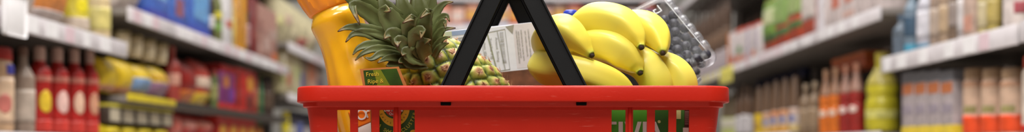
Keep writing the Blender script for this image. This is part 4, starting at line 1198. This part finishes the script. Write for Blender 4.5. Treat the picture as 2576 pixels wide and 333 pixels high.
# ---- right, farthest bay
run('bottle', 1, [1716, 1731, 1747, 1763, 1779, 1796, 1812, 1828], 120, B, 'sauce_bottle', 'dark bottle', '{o} pale-labelled dark bottle from the left beyond the berry pack', 'dark bottles on the farthest right bay', h=.5, gap=.86, prof='sauce', c=[(92, 70, 56)], cap=(70, 52, 42), p=[band(.04, .26, (176, 164, 168)), band(.36, .5, (124, 96, 76))])
# ---- right, middle bays, lower shelf
B = .09
run('bag', 1, [1808, 1824, 1840], 172, .385, 'shelf_sign', 'yellow card', '{o} yellow shelf card hanging at the far end of the right shelf', 'yellow cards at the right end of the basket', h=.088, d=.012, back=-.05, free=1, c=[(232, 222, 110), (232, 222, 110)])
run('bottle', 1, [1808, 1824, 1842], 232, B, 'mustard_jar', 'jar', '{o} pale green-labelled jar just right of the basket', 'pale green jars right of the basket', prof='dome', c=[(190, 196, 120)], cap=(108, 92, 70), p=[band(.2, .4, (206, 200, 180))])
run('bottle', 1, [1843, 1858, 1872, 1886], [224, 214, 220], B, 'syrup_bottle', 'bottle', '{o} brown bottle with white label right of the basket', 'brown bottles with white labels right of the basket', prof='sauce', fat=1.2, c=[(104, 78, 60)], cap=(92, 70, 54), p=[band(.04, .42, (206, 200, 202))])
xs_ = [1887, 1909, 1929, 1951, 1974, 1998]
run('bottle', 1, xs_, [218, 210, 202, 196, 190], B, 'pancake_syrup', 'brown-capped bottle', '{o} brown dome-capped bottle from the left in the right lower row', 'brown dome-capped bottles in the right lower row', prof='dome', fat=1.3,
    c_=[[(226, 190, 40)], [(206, 186, 176)], [(208, 180, 160)], [(210, 184, 168)], [(206, 190, 184)]], cap=(110, 84, 64), p_=[[rect(.2, .8, .10, .28, (190, 150, 60))], [band(.32, .40, (206, 150, 110)), oval(.2, .8, .17, .30, (110, 120, 170)), band(.0, .14, (216, 170, 70))], [band(.33, .41, (210, 130, 80)), oval(.2, .8, .18, .31, (100, 116, 176)), band(.0, .14, (216, 160, 70))], [band(.33, .41, (210, 140, 90)), oval(.2, .8, .18, .31, (100, 116, 176)), band(.0, .14, (216, 160, 70))], [band(.34, .40, (206, 170, 150)), oval(.2, .8, .18, .31, (96, 110, 170)), band(.0, .14, (206, 180, 120))]])
run('bottle', 1, [1893, 1912, 1932, 1952, 1974, 1997, 2020], 168, B, 'coffee_jar', 'jar', '{o} dark blue-lidded jar from the left behind the brown-capped bottles', 'dark blue-lidded jars at the back of the right lower row', h=.335, back=.19, prof='jar', c=[(34, 28, 26)], cap=(28, 32, 66), p=[band(.3, .6, (46, 38, 34))])
B = .075
run('bottle', 1, [2000, 2023, 2046], [212, 206], B, 'vinegar_bottle', 'tan bottle', '{o} tall tan bottle right of the brown-capped row', 'tall tan bottles right of the brown-capped row', prof='slim', c=[(128, 104, 80)], cap=(164, 144, 120), p=[band(.1, .5, (150, 126, 100))])
run('bottle', 1, [2050, 2074, 2098], [176, 170], B, 'juice_bottle', 'orange bottle', '{o} orange juice bottle in the right lower row', 'orange bottles in the right lower row', prof='jug', c=[(214, 110, 28)], cap=(170, 130, 100), p=[band(.58, .86, (150, 110, 84)), oval(.1, .9, .26, .36, (226, 200, 180))])  # pale ovals paint the glossy highlights on these bottles
run('bottle', 1, [2100, 2124, 2150], [164, 158], B, 'juice_bottle', 'red bottle', '{o} dark red juice bottle in the right lower row', 'dark red bottles in the right lower row', prof='jug', c=[(150, 34, 28)], cap=(176, 120, 96), p=[band(.58, .86, (156, 116, 100)), oval(.1, .9, .28, .38, (226, 200, 190))])  # oval: gloss highlight painted in pale colour, as on the orange ones
item('bottle', 1, 2152, 2208, 132, B, 'oil_bottle', 'bottle', 'big yellow-green bottle standing in the right lower row', prof='jug', c=[(190, 178, 40)], cap=(196, 180, 70), p=[band(.16, .26, (206, 200, 110)), band(.58, .8, (170, 156, 70))])
run('box', 1, [2092, 2118, 2146, 2176], [148, 140, 132], .335, 'snack_carton', 'orange box', '{o} orange-brown box from the left, above the red juice bottles', 'orange-brown boxes above the red bottles', h=.06, back=.13, c=[(186, 84, 34)], p=[band(.7, 1, (206, 110, 50))])
# ---- far end of the aisle: one row of packages
cols = [(150, 70, 50), (206, 176, 160), (190, 96, 70), (110, 70, 56), (216, 190, 176), (214, 110, 70), (226, 170, 150), (196, 130, 100), (150, 110, 96), (220, 200, 190), (224, 120, 60), (236, 190, 80), (206, 160, 150), (130, 90, 70), (170, 80, 60), (206, 130, 120), (150, 60, 50), (120, 100, 80), (190, 160, 150), (176, 90, 60)]
nm = ['dark red', 'cream', 'rust', 'dark brown', 'pale pink', 'orange-red', 'salmon', 'tan', 'taupe', 'off-white', 'bright orange', 'yellow', 'dusty pink', 'chocolate', 'brick', 'rose', 'maroon', 'olive brown', 'beige', 'copper']
r_ = random.Random(4)
for i, c in enumerate(cols):
    x = -1.05 + i * .108
    t = thing('grocery_box', 'small %s package on the far end shelf, seen over the basket' % nm[i], 'package', (x, 8.66, H + .945), None, 'packages on the far end shelf')
    g_box(t, .1, .09, r_.uniform(.12, .158), {'c': [c], 'p': [rect(.1, .9, .3, .7, r_.choice([(226, 206, 196), (206, 90, 60), (230, 170, 70), (90, 100, 160)])), band(.0, .12, r_.choice([(90, 110, 160), (200, 150, 120), (160, 60, 50)]))]})
# ================================================================ CAMERA, LIGHT
cam = bpy.data.cameras.new('camera'); co = bpy.data.objects.new('camera', cam); COL.objects.link(co)
co.location = (0, 0, H); co.rotation_euler = (PI / 2, 0, 0)
cam.sensor_width = 36; cam.sensor_fit = 'HORIZONTAL'; cam.lens = F / 2576 * 36
cam.shift_y = (385 - 166.5) / 2576
cam.clip_start = .05; cam.clip_end = 60
cam.dof.use_dof = True; cam.dof.focus_distance = 1.265; cam.dof.aperture_fstop = 3.7
SC.camera = co
def area(name, loc, rot, sx, sy, e, col=(1, .97, .93)):
    l = bpy.data.lights.new(name, 'AREA'); l.shape = 'RECTANGLE'; l.size = sx; l.size_y = sy; l.energy = e; l.color = col
    o = bpy.data.objects.new(name, l); COL.objects.link(o); o.location = loc; o.rotation_euler = rot
    return o
area('ceiling_lamp', (0.0, 1.5, 2.9), (0, 0, 0), 1.2, 1.4, 75)
area('ceiling_lamp', (-.25, -.45, 2.75), (math.radians(33), 0, math.radians(-4)), 1.6, 1.0, 80)
area('ceiling_lamp', (0.0, 3.6, 3.1), (0, 0, 0), 1.4, 2.0, 60)
area('ceiling_lamp', (0.0, 6.6, 3.1), (0, 0, 0), 1.4, 2.0, 70)
wd = bpy.data.worlds.new('store'); SC.world = wd; wd.use_nodes = True
wd.node_tree.nodes['Background'].inputs[0].default_value = (1.0, .96, .92, 1); wd.node_tree.nodes['Background'].inputs[1].default_value = .42
SC.view_settings.view_transform = 'Standard'; SC.view_settings.look = 'None'; SC.view_settings.gamma = 1; SC.view_settings.exposure = 0.1
SC.view_settings.use_curve_mapping = False
